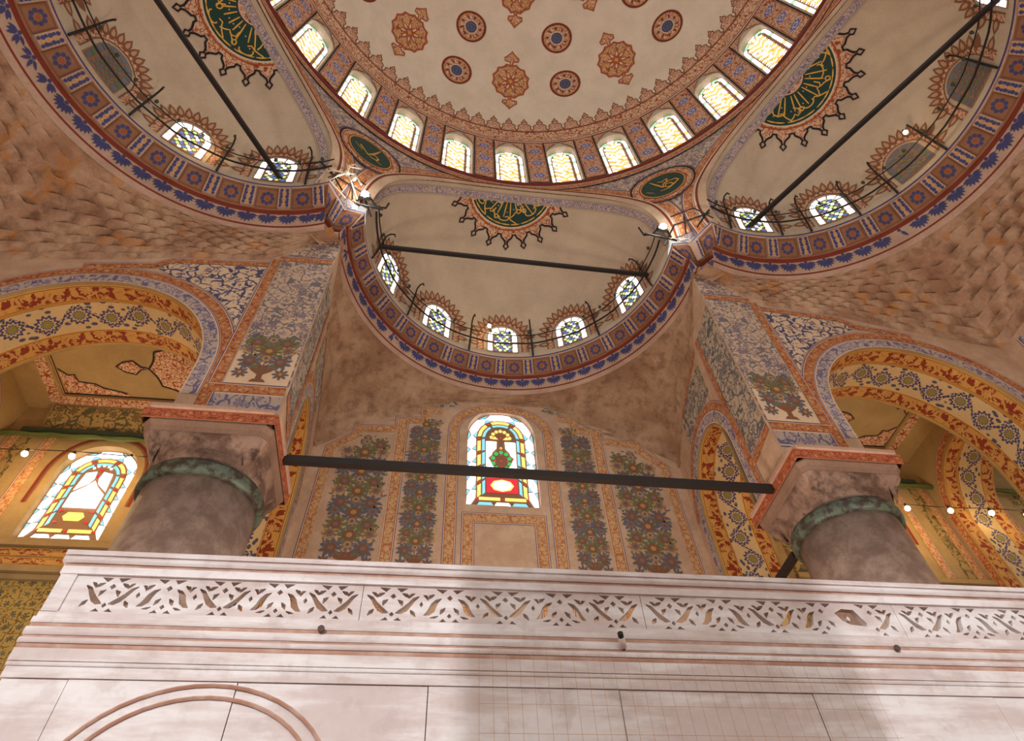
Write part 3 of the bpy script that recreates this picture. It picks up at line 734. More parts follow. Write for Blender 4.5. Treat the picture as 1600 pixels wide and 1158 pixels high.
# ---- the three small semidomes
exo = []
def Msph(e, az, el, h):
    """az world azimuth about the semidome centre, el elevation"""
    cx, cy, _ = EX[e]; r = RS-h
    return Vector((cx+r*cos(el)*sin(az), cy+r*cos(el)*cos(az), H1+r*sin(el)))
for e in range(3):
    nu, nv = 64, 26
    def Fe(s, t, e=e):
        ss = RS*0.9995*sin(pi*(s-0.5)); yl, be, z = edge(e, ss); q = sqrt(RS*RS-ss*ss)
        b_ = be*t
        return loc2w(e, q*cos(b_), ss, H1+q*sin(b_))
    o = sheet('ceiling_semidome', Fe, nu, nv, M_exed)
    struct(o, 'small pale plaster semidome with calligraphic medallion, %s of the three' % SIDE[e], 'semidome'); exo.append(o)
    # blue patterned strip just inside the mouth
    V = []; UV = []; n = 90
    for i in range(n+1):
        ss = RS*0.995*sin(pi*(i/n-0.5)); yl, be, z = edge(e, ss); q = sqrt(RS*RS-ss*ss)
        for j in range(4):
            b_ = max(0, be - (0.16+0.34*j/3)/max(q, 0.8)); qq = q-0.03*(q > 0.3)
            V.append(loc2w(e, qq*cos(b_), ss*0.995, H1+qq*sin(b_))); UV.append((i/n*16, 0.34*j/3))
    mesh('blue_mouth_strip', V, [(i*4+j, i*4+j+1, i*4+5+j, i*4+4+j) for i in range(n) for j in range(3)],
         band_mat('grey blue strip', 0.34, lambda b: b.arab(7, C(196, 170, 156), C(116, 112, 140), C(120, 118, 146), C(190, 160, 140), 0.10, 0.32), edge=(PLASTER, GREYB, PLASTER), f=(0.06, 0.12, 0.16)), uvs=UV, parent=o, smooth=True)
    # great calligraphic medallion at the crown
    cx, cy, ax = EX[e]
    n0 = {0: Vector((-0.05, 10.36, 24.33)), 1: Vector((-9.4, 4.9, 24.05)), 2: Vector((9.4, 4.93, 24.05))}[e]
    n0 = (n0-Vector((cx, cy, H1))).normalized()
    back = Vector((sin(ax), cos(ax), 0)) if e == 0 else Vector((sin(ax), cos(ax), 0))
    e1 = (back-n0*back.dot(n0)).normalized(); e2 = n0.cross(e1)
    def Mm(u, v, h, n0=n0, e1=e1, e2=e2, cx=cx, cy=cy):
        p = sqrt(u*u+v*v); g = p/RS
        t = (e1*(-v)+e2*u)/p if p > 1e-6 else e1
        return Vector((cx, cy, H1))+(n0*cos(g)+t*sin(g))*(RS-h)
    d = Dec(); NT = 20; RG = 1.66
    P = []; PR = ((-0.5, 2.00), (-0.40, 1.98), (-0.34, 2.10), (-0.22, 2.16), (-0.10, 2.24), (-0.05, 2.36), (-0.14, 2.46), (0, 2.60), (0.14, 2.46), (0.05, 2.36), (0.10, 2.24), (0.22, 2.16), (0.34, 2.10), (0.40, 1.98))
    for k in range(NT):
        a0 = 2*pi*k/NT; q = 2*pi/NT
        for da, r in PR: P.append((r*cos(a0+da*q), r*sin(a0+da*q)))
    def rtip(a):
        x = (a*NT/(2*pi)+0.5) % 1.0-0.5; x = abs(x)
        return lerp(x, [(0, 2.34), (0.10, 2.22), (0.22, 2.14), (0.34, 2.07), (0.40, 1.96), (0.5, 1.98)])
    d.star(0, 0, rtip, NT*10, 0, 0, 2, r0=RG-0.05)
    d.stroke(P, 0.075, 1, 3, True); d.stroke([(x*0.965, y*0.965) for x, y in P], 0.03, 4, 2, True)
    d.ring(0, 0, RG, RG+0.06, 2, 3, 64); d.ring(0, 0, RG+0.10, RG+0.16, 3, 3, 64)
    d.star(0, 0, lambda a: RG, 64, 5, 1, 4); d.star(0, 0, lambda a: 0.55, 32, 6, 3, 2); d.ring(0, 0, 0.53, 0.58, 4, 4, 40)
    rn = random.Random(3+e); NA = 26
    for k in range(NA):
        a = 2*pi*(k+0.3*rn.random())/NA; r1 = rn.uniform(1.05, 1.42)
        ca, sa = cos(a), sin(a)
        d.stroke([(0.64*ca, 0.64*sa), (0.9*ca, 0.9*sa), (r1*ca, r1*sa)], [0.03, 0.05, 0.035], 7, 3)
        # bowls, hooks and loops of the script along the rim
        typ = k % 4; r = rn.uniform(1.1, 1.44); w_ = 0.13+0.05*rn.random()
        pts = []
        if typ == 0:
            for j in range(9): t = -0.3+pi*1.25*j/8; pts.append((r+w_*0.8*sin(t), w_*1.4*cos(t)))
        elif typ == 1:
            for j in range(10): t = 2*pi*j/9; pts.append((r+w_*0.6*cos(t), 0.5*w_*sin(t)))
            pts += [(r-0.1, w_), (r-0.2, w_*1.8)]
        elif typ == 2: pts = [(r-0.25, -w_), (r-0.05, -w_*1.1), (r+0.02, -w_*.3), (r-0.06, w_*.3), (r+0.05, w_), (r+0.12, w_*1.8)]
        else: pts = [(1.50, -w_*1.8), (1.42, -w_*.8), (1.34, 0), (1.22, w_*.6), (1.25, w_*1.4)]
        pts = [(p*ca-q_*sa, p*sa+q_*ca) for p, q_ in pts]
        d.stroke(pts, 0.045, 7, 4)
        d.stroke([(1.56*cos(a+0.24*j/3), 1.56*sin(a+0.24*j/3)) for j in range(4)], [0.02, 0.05, 0.05, 0.02], 7, 4)
        b_ = a+0.12; rr = rn.uniform(0.75, 1.35); d.poly([(rr*cos(b_)+x, rr*sin(b_)+y) for x, y in ((-.03, 0), (0, -.03), (.03, 0), (0, .03))], 8, 5)
    def cut(c): return sqrt(c.x*c.x+c.y*c.y) > rho_low(c.z)+0.42
    tag(d.build('script_medallion', Mm, [M_fill_red, P_black, P_beige, P_rust, P_pink, P_dgreen, M_fill_red2, P_gold, P_pink], o, base=0.012, cut=cut), 'dark green sunburst medallion with gold radial script and a spiked red rim')

# ---- the stepping cornice that carries the three semidomes
PATH = []
def arcp(e, a0, a1, n, k):
    cx, cy, _ = EX[e]
    for i in range(n+1):
        a = rad(a0+(a1-a0)*i/n); PATH.append((cx+RS*sin(a), cy+RS*cos(a), k))
arcp(1, -178, 20.5, 96, 1.2)
PATH += [(-5.79, 9.45, 1.1)]
arcp(0, -93.4, 93.4, 96, 1.0)
PATH += [(5.79, 9.45, 1.1)]
arcp(2, -20.5, 178, 96, 1.2)
SL = [0.0]
for a, b in zip(PATH, PATH[1:]): SL.append(SL[-1]+sqrt((a[0]-b[0])**2+(a[1]-b[1])**2))
NRM = []
for i in range(len(PATH)):
    def dd(a, b): x, y = b[0]-a[0], b[1]-a[1]; l = sqrt(x*x+y*y); return x/l, y/l
    d1 = dd(PATH[i], PATH[i+1]) if i < len(PATH)-1 else dd(PATH[i-1], PATH[i]); d0 = dd(PATH[i-1], PATH[i]) if i else d1
    nx, ny = -(d0[1]+d1[1]), d0[0]+d1[0]; l2 = max(nx*nx+ny*ny, 0.8); NRM.append((2*nx/l2, 2*ny/l2))
def cpos(s, off, z):
    i = 0
    lo, hi = 0, len(SL)-2
    while lo < hi:
        md = (lo+hi+1)//2
        if SL[md] <= s: lo = md
        else: hi = md-1
    i = lo; t = max(0, min(1, (s-SL[i])/(SL[i+1]-SL[i])))
    x = PATH[i][0]+(PATH[i+1][0]-PATH[i][0])*t; y = PATH[i][1]+(PATH[i+1][1]-PATH[i][1])*t
    nx = NRM[i][0]+(NRM[i+1][0]-NRM[i][0])*t; ny = NRM[i][1]+(NRM[i+1][1]-NRM[i][1])*t; k = PATH[i][2]+(PATH[i+1][2]-PATH[i][2])*t
    return Vector((x+nx*off*k, y+ny*off*k, H1-(H1-z)*(1+(k-1)*0.6)))
PROF = [(0.75, 19.22), (0.02, 19.22), (0.0, 19.17), (0.0, 19.10), (0.03, 19.06), (0.42, 18.52), (0.44, 18.46), (0.49, 18.42), (0.60, 17.98), (0.63, 17.94), (0.68, 17.90), (0.72, 17.80)]
PM = [0, 0, 1, 2, 3, 4, 4, 5, 4, 2, 2]
cor = empty('trim_1'); struct(cor, 'painted console cornice stepping round the feet of the three small semidomes', 'cornice')
V = []; Fc = []; mi = []; n = len(PROF)
for i in range(len(PATH)):
    for (o, z) in PROF: V.append(cpos(SL[i], o, z))
for i in range(len(PATH)-1):
    for j in range(n-1): Fc.append((i*n+j, i*n+j+1, (i+1)*n+j+1, (i+1)*n+j)); mi.append(PM[j])
mesh('cornice_body', V, Fc, [M_exed, P_blue, M_consolep, M_console, P_dred, M_consolep], mi, parent=cor)
def Mcon(s, t, h):      # sloping soffit, t 0..0.67 m from lip down
    o = 0.03+0.39*t/0.67; z = 19.06-0.54*t/0.67
    v = cpos(s, o-0.80*h, z-0.58*h); return v
def Mpal(s, t, h):
    o = 0.49+0.11*t/0.45; z = 18.42-0.44*t/0.45
    return cpos(s, o-0.95*h, z-0.2*h)
dfl = Dec(); dpn = Dec(); dpl = Dec()
PER = 1.03; s0 = SL[96+2+48] - PER*60  # centred on the middle of the middle arc
k = 0; s = s0-PER/4
ncx = []
while s < SL[-1]-0.5:
    if s > 0.5:
        a, b = s, s+0.36     # pale raised block
        Vb = [Mcon(a, 0.03, 0), Mcon(b, 0.03, 0), Mcon(b, 0.64, 0), Mcon(a, 0.64, 0), Mcon(a, 0.05, 0.10), Mcon(b, 0.05, 0.10), Mcon(b, 0.62, 0.10), Mcon(a, 0.62, 0.10)]
        o = mesh('console_block', Vb, [(4, 5, 6, 7), (0, 1, 5, 4), (1, 2, 6, 5), (2, 3, 7, 6), (3, 0, 4, 7)], [M_consolep], parent=cor)
        m_ = (a+b)/2
        for t in (0.17, 0.35, 0.52):
            for sx in (-1, 1):
                dpn.disc(m_+sx*0.085, t-0.045, 0.055, 0, 1, 8); dpn.disc(m_+sx*0.10, t+0.05, 0.045, 0, 1, 8)
            dpn.disc(m_, t, 0.05, 1, 2, 6)
        c = s+0.36+(PER-0.36)/2
        for q in range(8):
            an = 2*pi*q/8; dfl.disc(c+0.15*cos(an), 0.33+0.15*sin(an), 0.055, 0, 1, 8)
        dfl.ring(c, 0.33, 0.0, 0.05, 1, 1, 10)
        for x0, x1, t0, t1 in ((c-0.30, c+0.30, 0.04, 0.07), (c-0.30, c+0.30, 0.585, 0.62)): dfl.poly([(x0, t0), (x1, t0), (x1, t1), (x0, t1)], 2)
        for x0 in (c-0.31, c+0.28): dfl.poly([(x0, 0.05), (x0+0.03, 0.05), (x0+0.03, 0.6), (x0, 0.6)], 2)
    s += PER
dpn.build('block_painting', lambda s, t, h: Mcon(s, t, h+0.10), [P_blue, P_ochre], cor)
dfl.build('floret_painting', Mcon, [P_blue, P_rust, P_brown], cor)
s = 0.4; rn = random.Random(2)
while s < SL[-1]-0.5:
    worn = (6.5 < s < 10.5 and rn.random() < 0.6) or rn.random() < 0.05
    for q in range(-4, 5):
        if worn and rn.random() < 0.5: continue
        an = pi/2+q*0.33; L_ = 0.30-abs(q)*0.018
        dpl.leaf(s+0.06*cos(an), 0.06+0.05*sin(an), an, L_, 0.085, 0, 1+(q % 2))
    dpl.disc(s, 0.06, 0.05, 0, 2, 8)
    s += 0.545
dpl.build('palmette_painting', Mpal, [P_blue], cor)

# ---- stained plaster zones between cornice and walls
def flank_x(y): return 5.73+0.62*(y-YP)/6.1
ZBK = [(0, 17.68), (1.7, 17.62), (2.3, 17.25), (2.9, 16.9), (3.75, 16.45), (5.1, 16.0), (5.7, 15.4), (6.4, 14.9)]
ZFL = [(10.1, 18.0), (10.7, 17.3), (11.3, 16.7), (12.0, 16.3), (12.8, 16.2), (14.0, 16.0), (15.0, 15.5), (16.2, 14.9)]
def Fsq(s, t):
    fa = rad(-89.5+179*s); a = fa
    top = cpos(SL[96]+0.0, 0, 0); cx, cy = 0, 9.875; r0 = RS+0.71; z0 = 17.82
    P0 = Vector((r0*sin(a), cy+r0*cos(a), z0))
    dx, dy = sin(a), cos(a)
    # hit rectangle
    tb = (YB-cy)/dy if dy > 1e-6 else 1e9
    k = 0.62/6.1; den = abs(dx)-k*dy; tf = (5.73+k*(cy-YP))/den if den > 1e-6 else 1e9
    T = min(tb, tf); P1 = Vector((dx*T, cy+dy*T, 0))
    if tb < tf: P1.z = lerp(abs(P1.x), ZBK)
    else: P1.z = lerp(P1.y, ZFL)
    if (P1.xy-Vector((0, cy))).length < r0: P0 = Vector((P1.x, P1.y, z0)); 
    u = sin(t*pi/2)**1.0; v = 1-cos(t*pi/2)
    rip = 0.05*sin(t*26+sin(s*40))*sin(pi*t)*(1 if t < 1 else 0)+0.05*sin(s*70+t*9)*sin(pi*t)
    p = Vector((P0.x+(P1.x-P0.x)*u, P0.y+(P1.y-P0.y)*u, P0.z+(P1.z-P0.z)*(0.35*t+0.65*v)))
    return p - Vector((dx, dy, 0))*rip
o = sheet('wall_squinch', Fsq, 120, 24, M_brown); struct(o, 'curved stained plaster between the middle cornice and the niche walls', 'wall')
XW = 15.2
ZPR = [(5.7, 18.0), (6.5, 17.9), (6.95, 17.4), (7.3, 16.9), (7.7, 16.55), (10.2, 16.25), (11.2, 15.95), (12.5, 15.7), (15.2, 15.2)]
def Fmq(sg):
    def F_(s, t):
        a = rad(-20.6+192*s); cx, cy = 8.08, 3.75; r0 = RS+0.71*1.2; z0 = 17.68
        dx, dy = sin(a), cos(a)
        P0 = Vector((cx+r0*dx, cy+r0*dy, z0))
        tb = (YP-cy)/dy if dy > 1e-6 else 1e9; ts = (XW-cx)/dx if dx > 1e-6 else 1e9; tn = (5.6-cx)/dx if dx < -1e-6 else 1e9
        T = min(tb, ts, tn); P1 = Vector((cx+dx*T, cy+dy*T, 0))
        P1.z = lerp(P1.x, ZPR) if tb <= min(ts, tn) else (lerp(P1.y, [(-6, 15.2), (10.1, 15.2)]) if ts < tn else 18.0)
        if (P1.xy-Vector((cx, cy))).length < r0: P0 = Vector((P1.x, P1.y, z0))
        u = sin(t*pi/2); v = 1-cos(t*pi/2)
        p = Vector((P0.x+(P1.x-P0.x)*u, P0.y+(P1.y-P0.y)*u, P0.z+(P1.z-P0.z)*(0.4*t+0.6*v)))
        # rows of scale-like honeycomb cells
        span = (P1-P0).length; rows = 9; rr = t*rows; j = int(rr); cw = 0.62; uu = (a*7.0)/cw + 0.5*(j % 2)
        du = (uu % 1.0)-0.5; dv = (rr % 1.0)-0.15
        jj = random.Random(j*977+int(uu)).random()
        h = sqrt(max(0, 1-(du/0.52)**2-(dv/0.95)**2))*(0.16+0.12*jj)*min(1, span/1.0)*sin(pi*min(1, max(0.0, t)))**0.6
        h = 0 if t < 0.001 or t > 0.999 else h
        p -= Vector((dx, dy, 0.35))*h*0.9
        return Vector((p.x*sg, p.y, p.z))
    return F_
for sg, nm in ((-1, 'left'), (1, 'right')):
    o = sheet('wall_honeycomb', Fmq(sg), 330, 72, M_muq, smooth=False); struct(o, 'stained honeycomb plaster under the %s side semidome' % nm, 'wall')

# ================================================================== WALLS
def Mback(u, z, h): return Vector((u, YB-h, z))
def Mfront(u, z, h): return Vector((u, YP-h, z))
WIN = arch2(1.22, 12.95, 16.05, 17.36, 22, 0.86)
SWI = arch2(1.12, 11.08, 13.35, 14.5, 22, 0.86)
back = empty('wall_back'); struct(back, 'painted back wall of the niche with floral panels and a tall stained window', 'wall')
# middle bay with window hole; the rest plain
holed('wall_plaster', -2.0, 2.0, 12.95, 18.2, WIN, Mback, M_pale, back, nr=3, cx=0, cz=13.2)
def rectwall(name, x0, x1, z0, z1, M, mt, par, nx=4, nz=4):
    return sheet(name, lambda s, t: M(x0+(x1-x0)*s, z0+(z1-z0)*t, 0), nx, nz, mt, par, uv=lambda s, t: (x0+(x1-x0)*s, z0+(z1-z0)*t))
rectwall('wall_plaster', -2.0, 2.0, -1.65, 12.95, Mback, M_pale, back)
for s in (-1, 1):
    rectwall('wall_plaster', s*2.0, s*6.6, -1.65, 18.2, Mback, M_pale, back)
    XS = 12.45*s
    rectwall('gallery_plaster', s*6.6, XS-s*1.6, 10.9, 16.2, Mback, M_gal, back); rectwall('gallery_plaster', XS+s*1.6, s*30, 10.9, 16.2, Mback, M_gal, back)
    Ms = lambda u, z, h, XS=XS: Mback(XS+u, z, h)
    holed('gallery_plaster', -1.6, 1.6, 11.08, 16.2, SWI, Ms, M_gal, back, nr=3, cx=0, cz=11.3)
    rectwall('gallery_plaster', XS-1.6, XS+1.6, 10.9, 11.08, Mback, M_gal, back)
    rectwall('tiled_wall', s*6.6, s*30, -1.65, 9.8, Mback, M_tile, back)
    rectwall('gallery_plaster', s*6.6, s*30, 9.8, 10.9, Mback, M_gal, back)
# rust borders of the middle wall
def bb(path, w=0.40, mt=None, closed=False, M=Mback, par=back, name='border', h=0.012): return band(name, path, w, M, mt or M_rust, par, closed, h)
OUTW = [(-1.9, 9.0), (-1.9, 14.5), (-1.9, 16.2)]+[(p[0]*1.9/1.22, 16.2+(p[1]-16.05)*1.07+0.0) for p in WIN[2:-2]][1:-1]+[(1.9, 16.2), (1.9, 14.5), (1.9, 9.0)]
bb(OUTW, 0.40)
bb([(-1.34, 9.0), (-1.34, 12.64), (1.34, 12.64), (1.34, 9.0)], 0.40)
for s in (-1, 1):
    # border down the wall between panels, stepped border on top
    st = [(2.15, 17.5), (2.15, 17.28), (2.9, 17.22), (2.9, 16.72), (3.78, 16.68), (3.78, 16.22), (5.15, 16.15), (5.2, 15.75), (5.95, 15.1), (6.1, 9.0)]
    st = [(x*s, z) for x, z in st[1:]]
    if s < 0: st = st[::-1]
    bb(st, 0.33)
    ps = [(s*(3.32 if s > 0 else 3.32), 9.0), (s*3.32, 16.45)]
    bb([(s*3.68, 16.5), (s*3.68, 9.0)] if s > 0 else [(s*3.30, 16.5), (s*3.30, 9.0)], 0.38, h=0.017)
    # little stepped crest beside the window head
    d = Dec()
    d.poly([(s*2.0, 17.30), (s*2.1, 17.65), (s*1.75, 17.72), (s*1.55, 17.45)][::s], 0); d.poly([(s*2.1, 17.32), (s*2.75, 17.28), (s*2.75, 17.55), (s*2.1, 17.6)][::s], 0)
    d.build('crest_panel', Mback, [M_fill_grey], back)
# flower panels: vase at the foot, stems with blossoms
def vase_panel(w, h, seed, cols=(0, 1, 2, 3)):
    rn = random.Random(seed); d = Dec(); z = 0.0; f = max(0.9, min(1.3, w/1.05))
    d.poly([(-w*.16, 0.02), (w*.16, 0.02), (w*.10, 0.12), (-w*.10, 0.12)], 4, 2)
    d.poly([(-w*.06, 0.12), (w*.06, 0.12), (w*.05, 0.30), (-w*.05, 0.30)], 4, 2)
    d.poly([(-w*.05, 0.28), (w*.05, 0.28), (w*.20, 0.42), (w*.30, 0.62), (-w*.30, 0.62), (-w*.20, 0.42)], 4, 2)
    for i in range(5): d.leaf(-w*.22+i*w*.11, 0.46, pi/2, 0.12, 0.05, 5, 3)
    for sx in (-1, 1):
        for k in range(2):
            d.stroke([(sx*w*.05, .6), (sx*w*.16, .78), (sx*w*.30, .86-.1*k), (sx*w*.38, .72-.2*k)], 0.035, 5, 1)
        d.rosette(sx*w*.38, 0.32, 0.20, 8, 0, 4, 3, 2); d.leaf(sx*w*.38, 0.45, pi/2, .35, .07, 1, 1)
    z = 0.75; st = 0.56; i = 0
    d.stroke([(0, .6), (0, h-.2)], 0.03, 5, 1)
    while z < h-0.25:
        big = 0.17+0.05*(i % 2)
        if i % 2 == 0:
            for sx in (-1, 1):
                x = sx*w*.29
                d.stroke([(0, z-.35), (sx*w*.18, z-.30), (sx*w*.36, z-.12), (sx*w*.40, z+.12), (sx*w*.30, z+.26)], 0.04, 5, 1)
                d.rosette(x, z, 0.26*f, 9, (i//2) % 2, 4, 2, 2)
                d.leaf(sx*w*.40, z-.05, pi/2+sx*.3, .26, .09, 5, 2); d.leaf(sx*w*.10, z-.26, pi/2-sx*.8, .26, .08, 1, 2)
            d.rosette(0, z+.12, 0.18*f, 7, 2, 3, 0, 2)
        else:
            d.rosette(0, z, 0.29*f, 10, (i//2+1) % 2, 4, 3, 2)
            for sx in (-1, 1):
                d.rosette(sx*w*.36, z+.05, .20*f, 8, 3 if i % 4 == 1 else 0, 2, 4, 2)
                d.leaf(sx*w*.14, z+.16, pi/2-sx*1.0, .24, .08, 5, 1); d.leaf(sx*w*.20, z-.2, -pi/2+sx*.9, .22, .08, 1, 1)
                d.disc(sx*w*.44, z-.22, .035, 2, 1, 6)
        z += (st*0.5 if i % 2 else st*0.62)*f; i += 1
    for _ in range(int(h*42)):
        x, z = rn.uniform(0, w*.5), rn.uniform(.9, h-.1); an = rn.uniform(0, 6.28)
        for sx in (-1, 1): d.leaf(sx*x, z, an if sx > 0 else pi-an, rn.uniform(.08, .16), .06, rn.choice((1, 5, 0)), 0)
    return d
P_och2 = fl('dull ochre', C(182, 142, 88)); P_stem = fl('stem grey', C(122, 112, 106)); PMATS = [P_grey, P_green, P_plum, P_och2, P_brown, P_stem]
def panel(par, M, x0, x1, z0, z1, seed, name='flower_panel', frame=True, topc=None):
    g = vase_panel(x1-x0-0.02, z1-z0-0.1, seed); cx = (x0+x1)/2
    d = Dec(); d.merge(g, lambda u, v: (cx+u, z0+0.05+v))
    if topc: # drop motifs beyond a stepped top
        keep = [i for i, f in enumerate(d.F) if topc(d.V[f[0]][0], d.V[f[0]][1])]
        d.F = [d.F[i] for i in keep]; d.mi = [d.mi[i] for i in keep]
    if frame: d.stroke([(x0, z0), (x1, z0)], 0.03, 2)
    return d.build(name, M, PMATS, par)
for s in (-1, 1):
    panel(back, Mback, min(s*2.16, s*3.20), max(s*2.16, s*3.20), 10.35, 16.75, 4, topc=lambda x, z: z < (16.7 if abs(x) < 2.75 else 16.2))
    panel(back, Mback, min(s*3.82, s*5.42), max(s*3.82, s*5.42), 10.35, 15.8, 5, topc=lambda x, z: z < (15.7 if abs(x) < 4.9 else 15.0))

# ---- piers, capitals level and arcades (mirrored)
AC, AZ, AR = 11.05, 11.7, 3.05       # front arch centre, spring height, radius
def capt(n=30):
    P = [(-AR, 9.72), (-AR, 10.7)]
    for k in range(n+1):
        a = pi*k/n; P.append((-AR*cos(a), AZ+AR*sin(a)*1.0))
    return P+[(AR, 10.7), (AR, 9.72)]
FA = capt()
def offs(P, d): # offset arch outwards by d about (0, AZ)
    Q = []
    for x, z in P:
        if z <= AZ+1e-6: Q.append((x+(d if x > 0 else -d), z))
        else: r = sqrt(x*x+(z-AZ)**2); Q.append((x*(r+d)/r, AZ+(z-AZ)*(r+d)/r))
    return Q
for s in (-1, 1):
    fr = empty('wall_arcade'); struct(fr, 'painted arcade wall with a broad round arch on the %s side' % ('left' if s < 0 else 'right'), 'wall')
    Mf = lambda u, z, h, s=s: Vector((s*(AC+u), YP-h, z))
    tf = lambda u: lerp(AC+u, ZPR)+0.15
    holed('wall_plaster', 5.73-AC, XW+0.3-AC, 9.72, 18.2, FA, Mf, M_pale, fr, nr=6, cx=0, cz=10.2, topf=tf)
    rectwall('wall_plaster', 5.73-AC, 7.9-AC, 16.3, 18.25, lambda u, z, h, s=s: Vector((s*(AC+u), YP+0.003, z)), M_pale, fr, 2, 2)
    def rib(P, w, mt, name, h=0.012):
        return band(name, P if s > 0 else P, -w if False else w, Mf, mt, fr, False, h)
    outer1 = offs(FA, 0.40); outer2 = offs(FA, 0.72)
    # band() lays to the right of travel; arch goes left->over->right so right-hand side is inward
    band('leaf_band', [p for p in outer1 if p[1] > 9.8], 0.40, Mf, M_lilac, fr, h=0.012)
    band('border', outer2[0:-2], 0.32, Mf, M_rust_s, fr, h=0.014)
    L0 = 5.80-AC
    # base strips of the pier
    sheet('leaf_band', lambda a, b: Mf(L0+(8.0-5.80)*a*0.72, 10.25+0.6*b, 0.010), 6, 1, M_lilac, fr, uv=lambda a, b: (1.6*a, 0.42*b))
    band('border', [(L0, 11.12), (7.50-AC, 11.12)], 0.30, Mf, M_rust_s, fr, h=0.016)
    band('border', [(7.52-AC, 11.1), (7.52-AC, 16.62)][::-1], 0.28, Mf, M_rust_s, fr, h=0.018)
    band('border', [(5.80-AC, 16.9), (7.3-AC, 16.86)], 0.28, Mf, M_rust_s, fr, h=0.017)
    # stepped border over the spandrel field
    band('border', [(7.5-AC, 16.45), (10.15-AC, 16.2), (10.5-AC, 15.85), (11.2-AC, 15.75), (12.2-AC, 15.55)], 0.26, Mf, M_rust_s, fr, h=0.016)
    # field between
    d = Dec()
    fld = [(7.56-AC, 11.9), (7.56-AC, 16.15), (10.05-AC, 15.95), (10.3-AC, 15.6)]+[(x, z) for x, z in offs(FA, 0.76) if x < 10.25-AC and x > 7.2-AC-9 and z > 12.0][::-1]
    d.poly([p for p in fld], 0)
    d.build('arabesque_field', Mf, [M_fill_blue], fr, base=0.006)
    # vase panel on the pier face
    sheet('pier_field', lambda a, b: Mf(5.76-AC+1.44*a, 11.14+(16.6-11.14)*b, 0.008), 3, 8, M_fill_lilac, fr, uv=lambda a, b: (1.44*a+5, 5.4*b))
    d = Dec(); g = vase_panel(1.2, 1.9, 3); d.merge(g, lambda u, v: (6.50-AC+u, 11.2+v)); d.poly([(5.8-AC, 11.14), (7.2-AC, 11.14), (7.2-AC, 12.3), (5.8-AC, 12.3)], 6, 0)
    d.build('vase_painting', Mf, PMATS+[P_beige], fr, base=0.012)
    d = Dec(); d.poly([(5.76-AC, 16.92), (7.15-AC, 16.92), (7.05-AC, 17.2), (6.8-AC, 17.3), (6.75-AC, 17.6), (6.5-AC, 17.7), (6.45-AC, 18.0), (5.76-AC, 18.0)], 0)
    d.build('crest_field', Mf, [M_fill_lilac], fr)
    # soffit of the arch: three painted bands
    dep = 2.0
    M2 = lambda u, z, h, s=s: Vector((s*(AC+u), YP+h, z))
    for d0, d1, mt, nm in ((0.0, 0.10, M_gal, 'soffit_edge'), (0.10, 0.60, M_gold, 'leaf_band'), (0.60, 1.55, M_blue_scroll, 'blossom_band'), (1.55, 2.05, M_gold, 'leaf_band'), (2.05, 2.12, M_gal, 'soffit_edge')):
        reveal(nm, FA, M2, d0, d1, mt, fr, nd=1)
    # back face of the arcade towards the gallery
    Mb = lambda u, z, h, s=s: Vector((s*(AC+u), YP+2.12, z))
    holed('gallery_face', 5.9-AC, XW+0.3-AC, 9.72, 17.5, FA, Mb, M_gal, fr, nr=3, cx=0, cz=10.2)
    # ---- flank wall with transverse arch, flaring towards the back wall
    fk = empty('wall_flank'); struct(fk, 'painted side wall of the niche with a narrow arch, on the %s' % ('left' if s < 0 else 'right'), 'wall')
    def Mk(y, z, h, s=s): return Vector((s*(flank_x(y)-h), y, z))
    TA = [(12.05-13.78, 9.72), (12.05-13.78, 11.0)]+[(-1.73*cos(pi*k/24), 12.25+1.8*sin(pi*k/24)) for k in range(25)]+[(1.73, 11.0), (1.73, 9.72)]
    Mk0 = lambda u, z, h: Mk(13.78+u, z, h)
    holed('wall_plaster', YP-13.78, YB-13.78, 9.72, 18.2, TA, Mk0, M_pale, fk, nr=4, cx=0, cz=10.2, topf=lambda u: lerp(13.78+u, ZFL)+0.12)
    def toff(d): return [(x+(d if x > 0 else -d), z) if z <= 12.26 else (x*(1.73+d)/1.73, 12.25+(z-12.25)*(1.8+d)/1.8) for x, z in TA]
    band('leaf_band', toff(0.42), 0.42, Mk0, M_lilac, fk, h=0.010)
    band('border', toff(0.70)[:-3], 0.28, Mk0, M_rust_s, fk, h=0.012)
    sheet('flower_field', lambda a, b: Mk(YP+0.04+1.3*a, 11.1+5.2*b, 0.006), 3, 6, M_fill_grey, fk, uv=lambda a, b: (1.3*a, 5.2*b))
    band('border', [(YP+1.62-13.78, 10.9), (YP+1.62-13.78, 16.35)][::-1], 0.26, Mk0, M_rust_s, fk, h=0.016)
    band('border', [(YP-13.78+0.03, 11.1), (YP-13.78+1.4, 11.1)], 0.28, Mk0, M_rust_s, fk, h=0.014)
    sheet('flower_field', lambda a, b: Mk(12.1+2.6*a, 14.5+(1.55-0.25*abs(2*a-1)**1.0)*b, 0.004), 8, 4, M_fill_grey, fk, uv=lambda a, b: (2.6*a, 1.5*b))
    band('border', [(12.0-13.78, 16.4), (13.6-13.78, 16.15), (14.6-13.78, 15.95)], 0.22, Mk0, M_rust_s, fk, h=0.014)
    M3 = lambda u, z, h: Vector((s*(flank_x(13.78+u)+h), 13.78+u, z))
    TAl = [(-1.73, -1.0 if False else 9.0)]+TA[1:-1]+[(1.73, 4.0)]
    for d0, d1, mt, nm in ((0.0, 0.08, M_gal, 'soffit_edge'), (0.08, 0.52, M_gold, 'leaf_band'), (0.52, 1.42, M_blue_scroll, 'blossom_band'), (1.42, 1.90, M_gold, 'leaf_band'), (1.90, 2.0, M_gal, 'soffit_edge')):
        reveal(nm, TAl, M3, d0, d1, mt, fk)
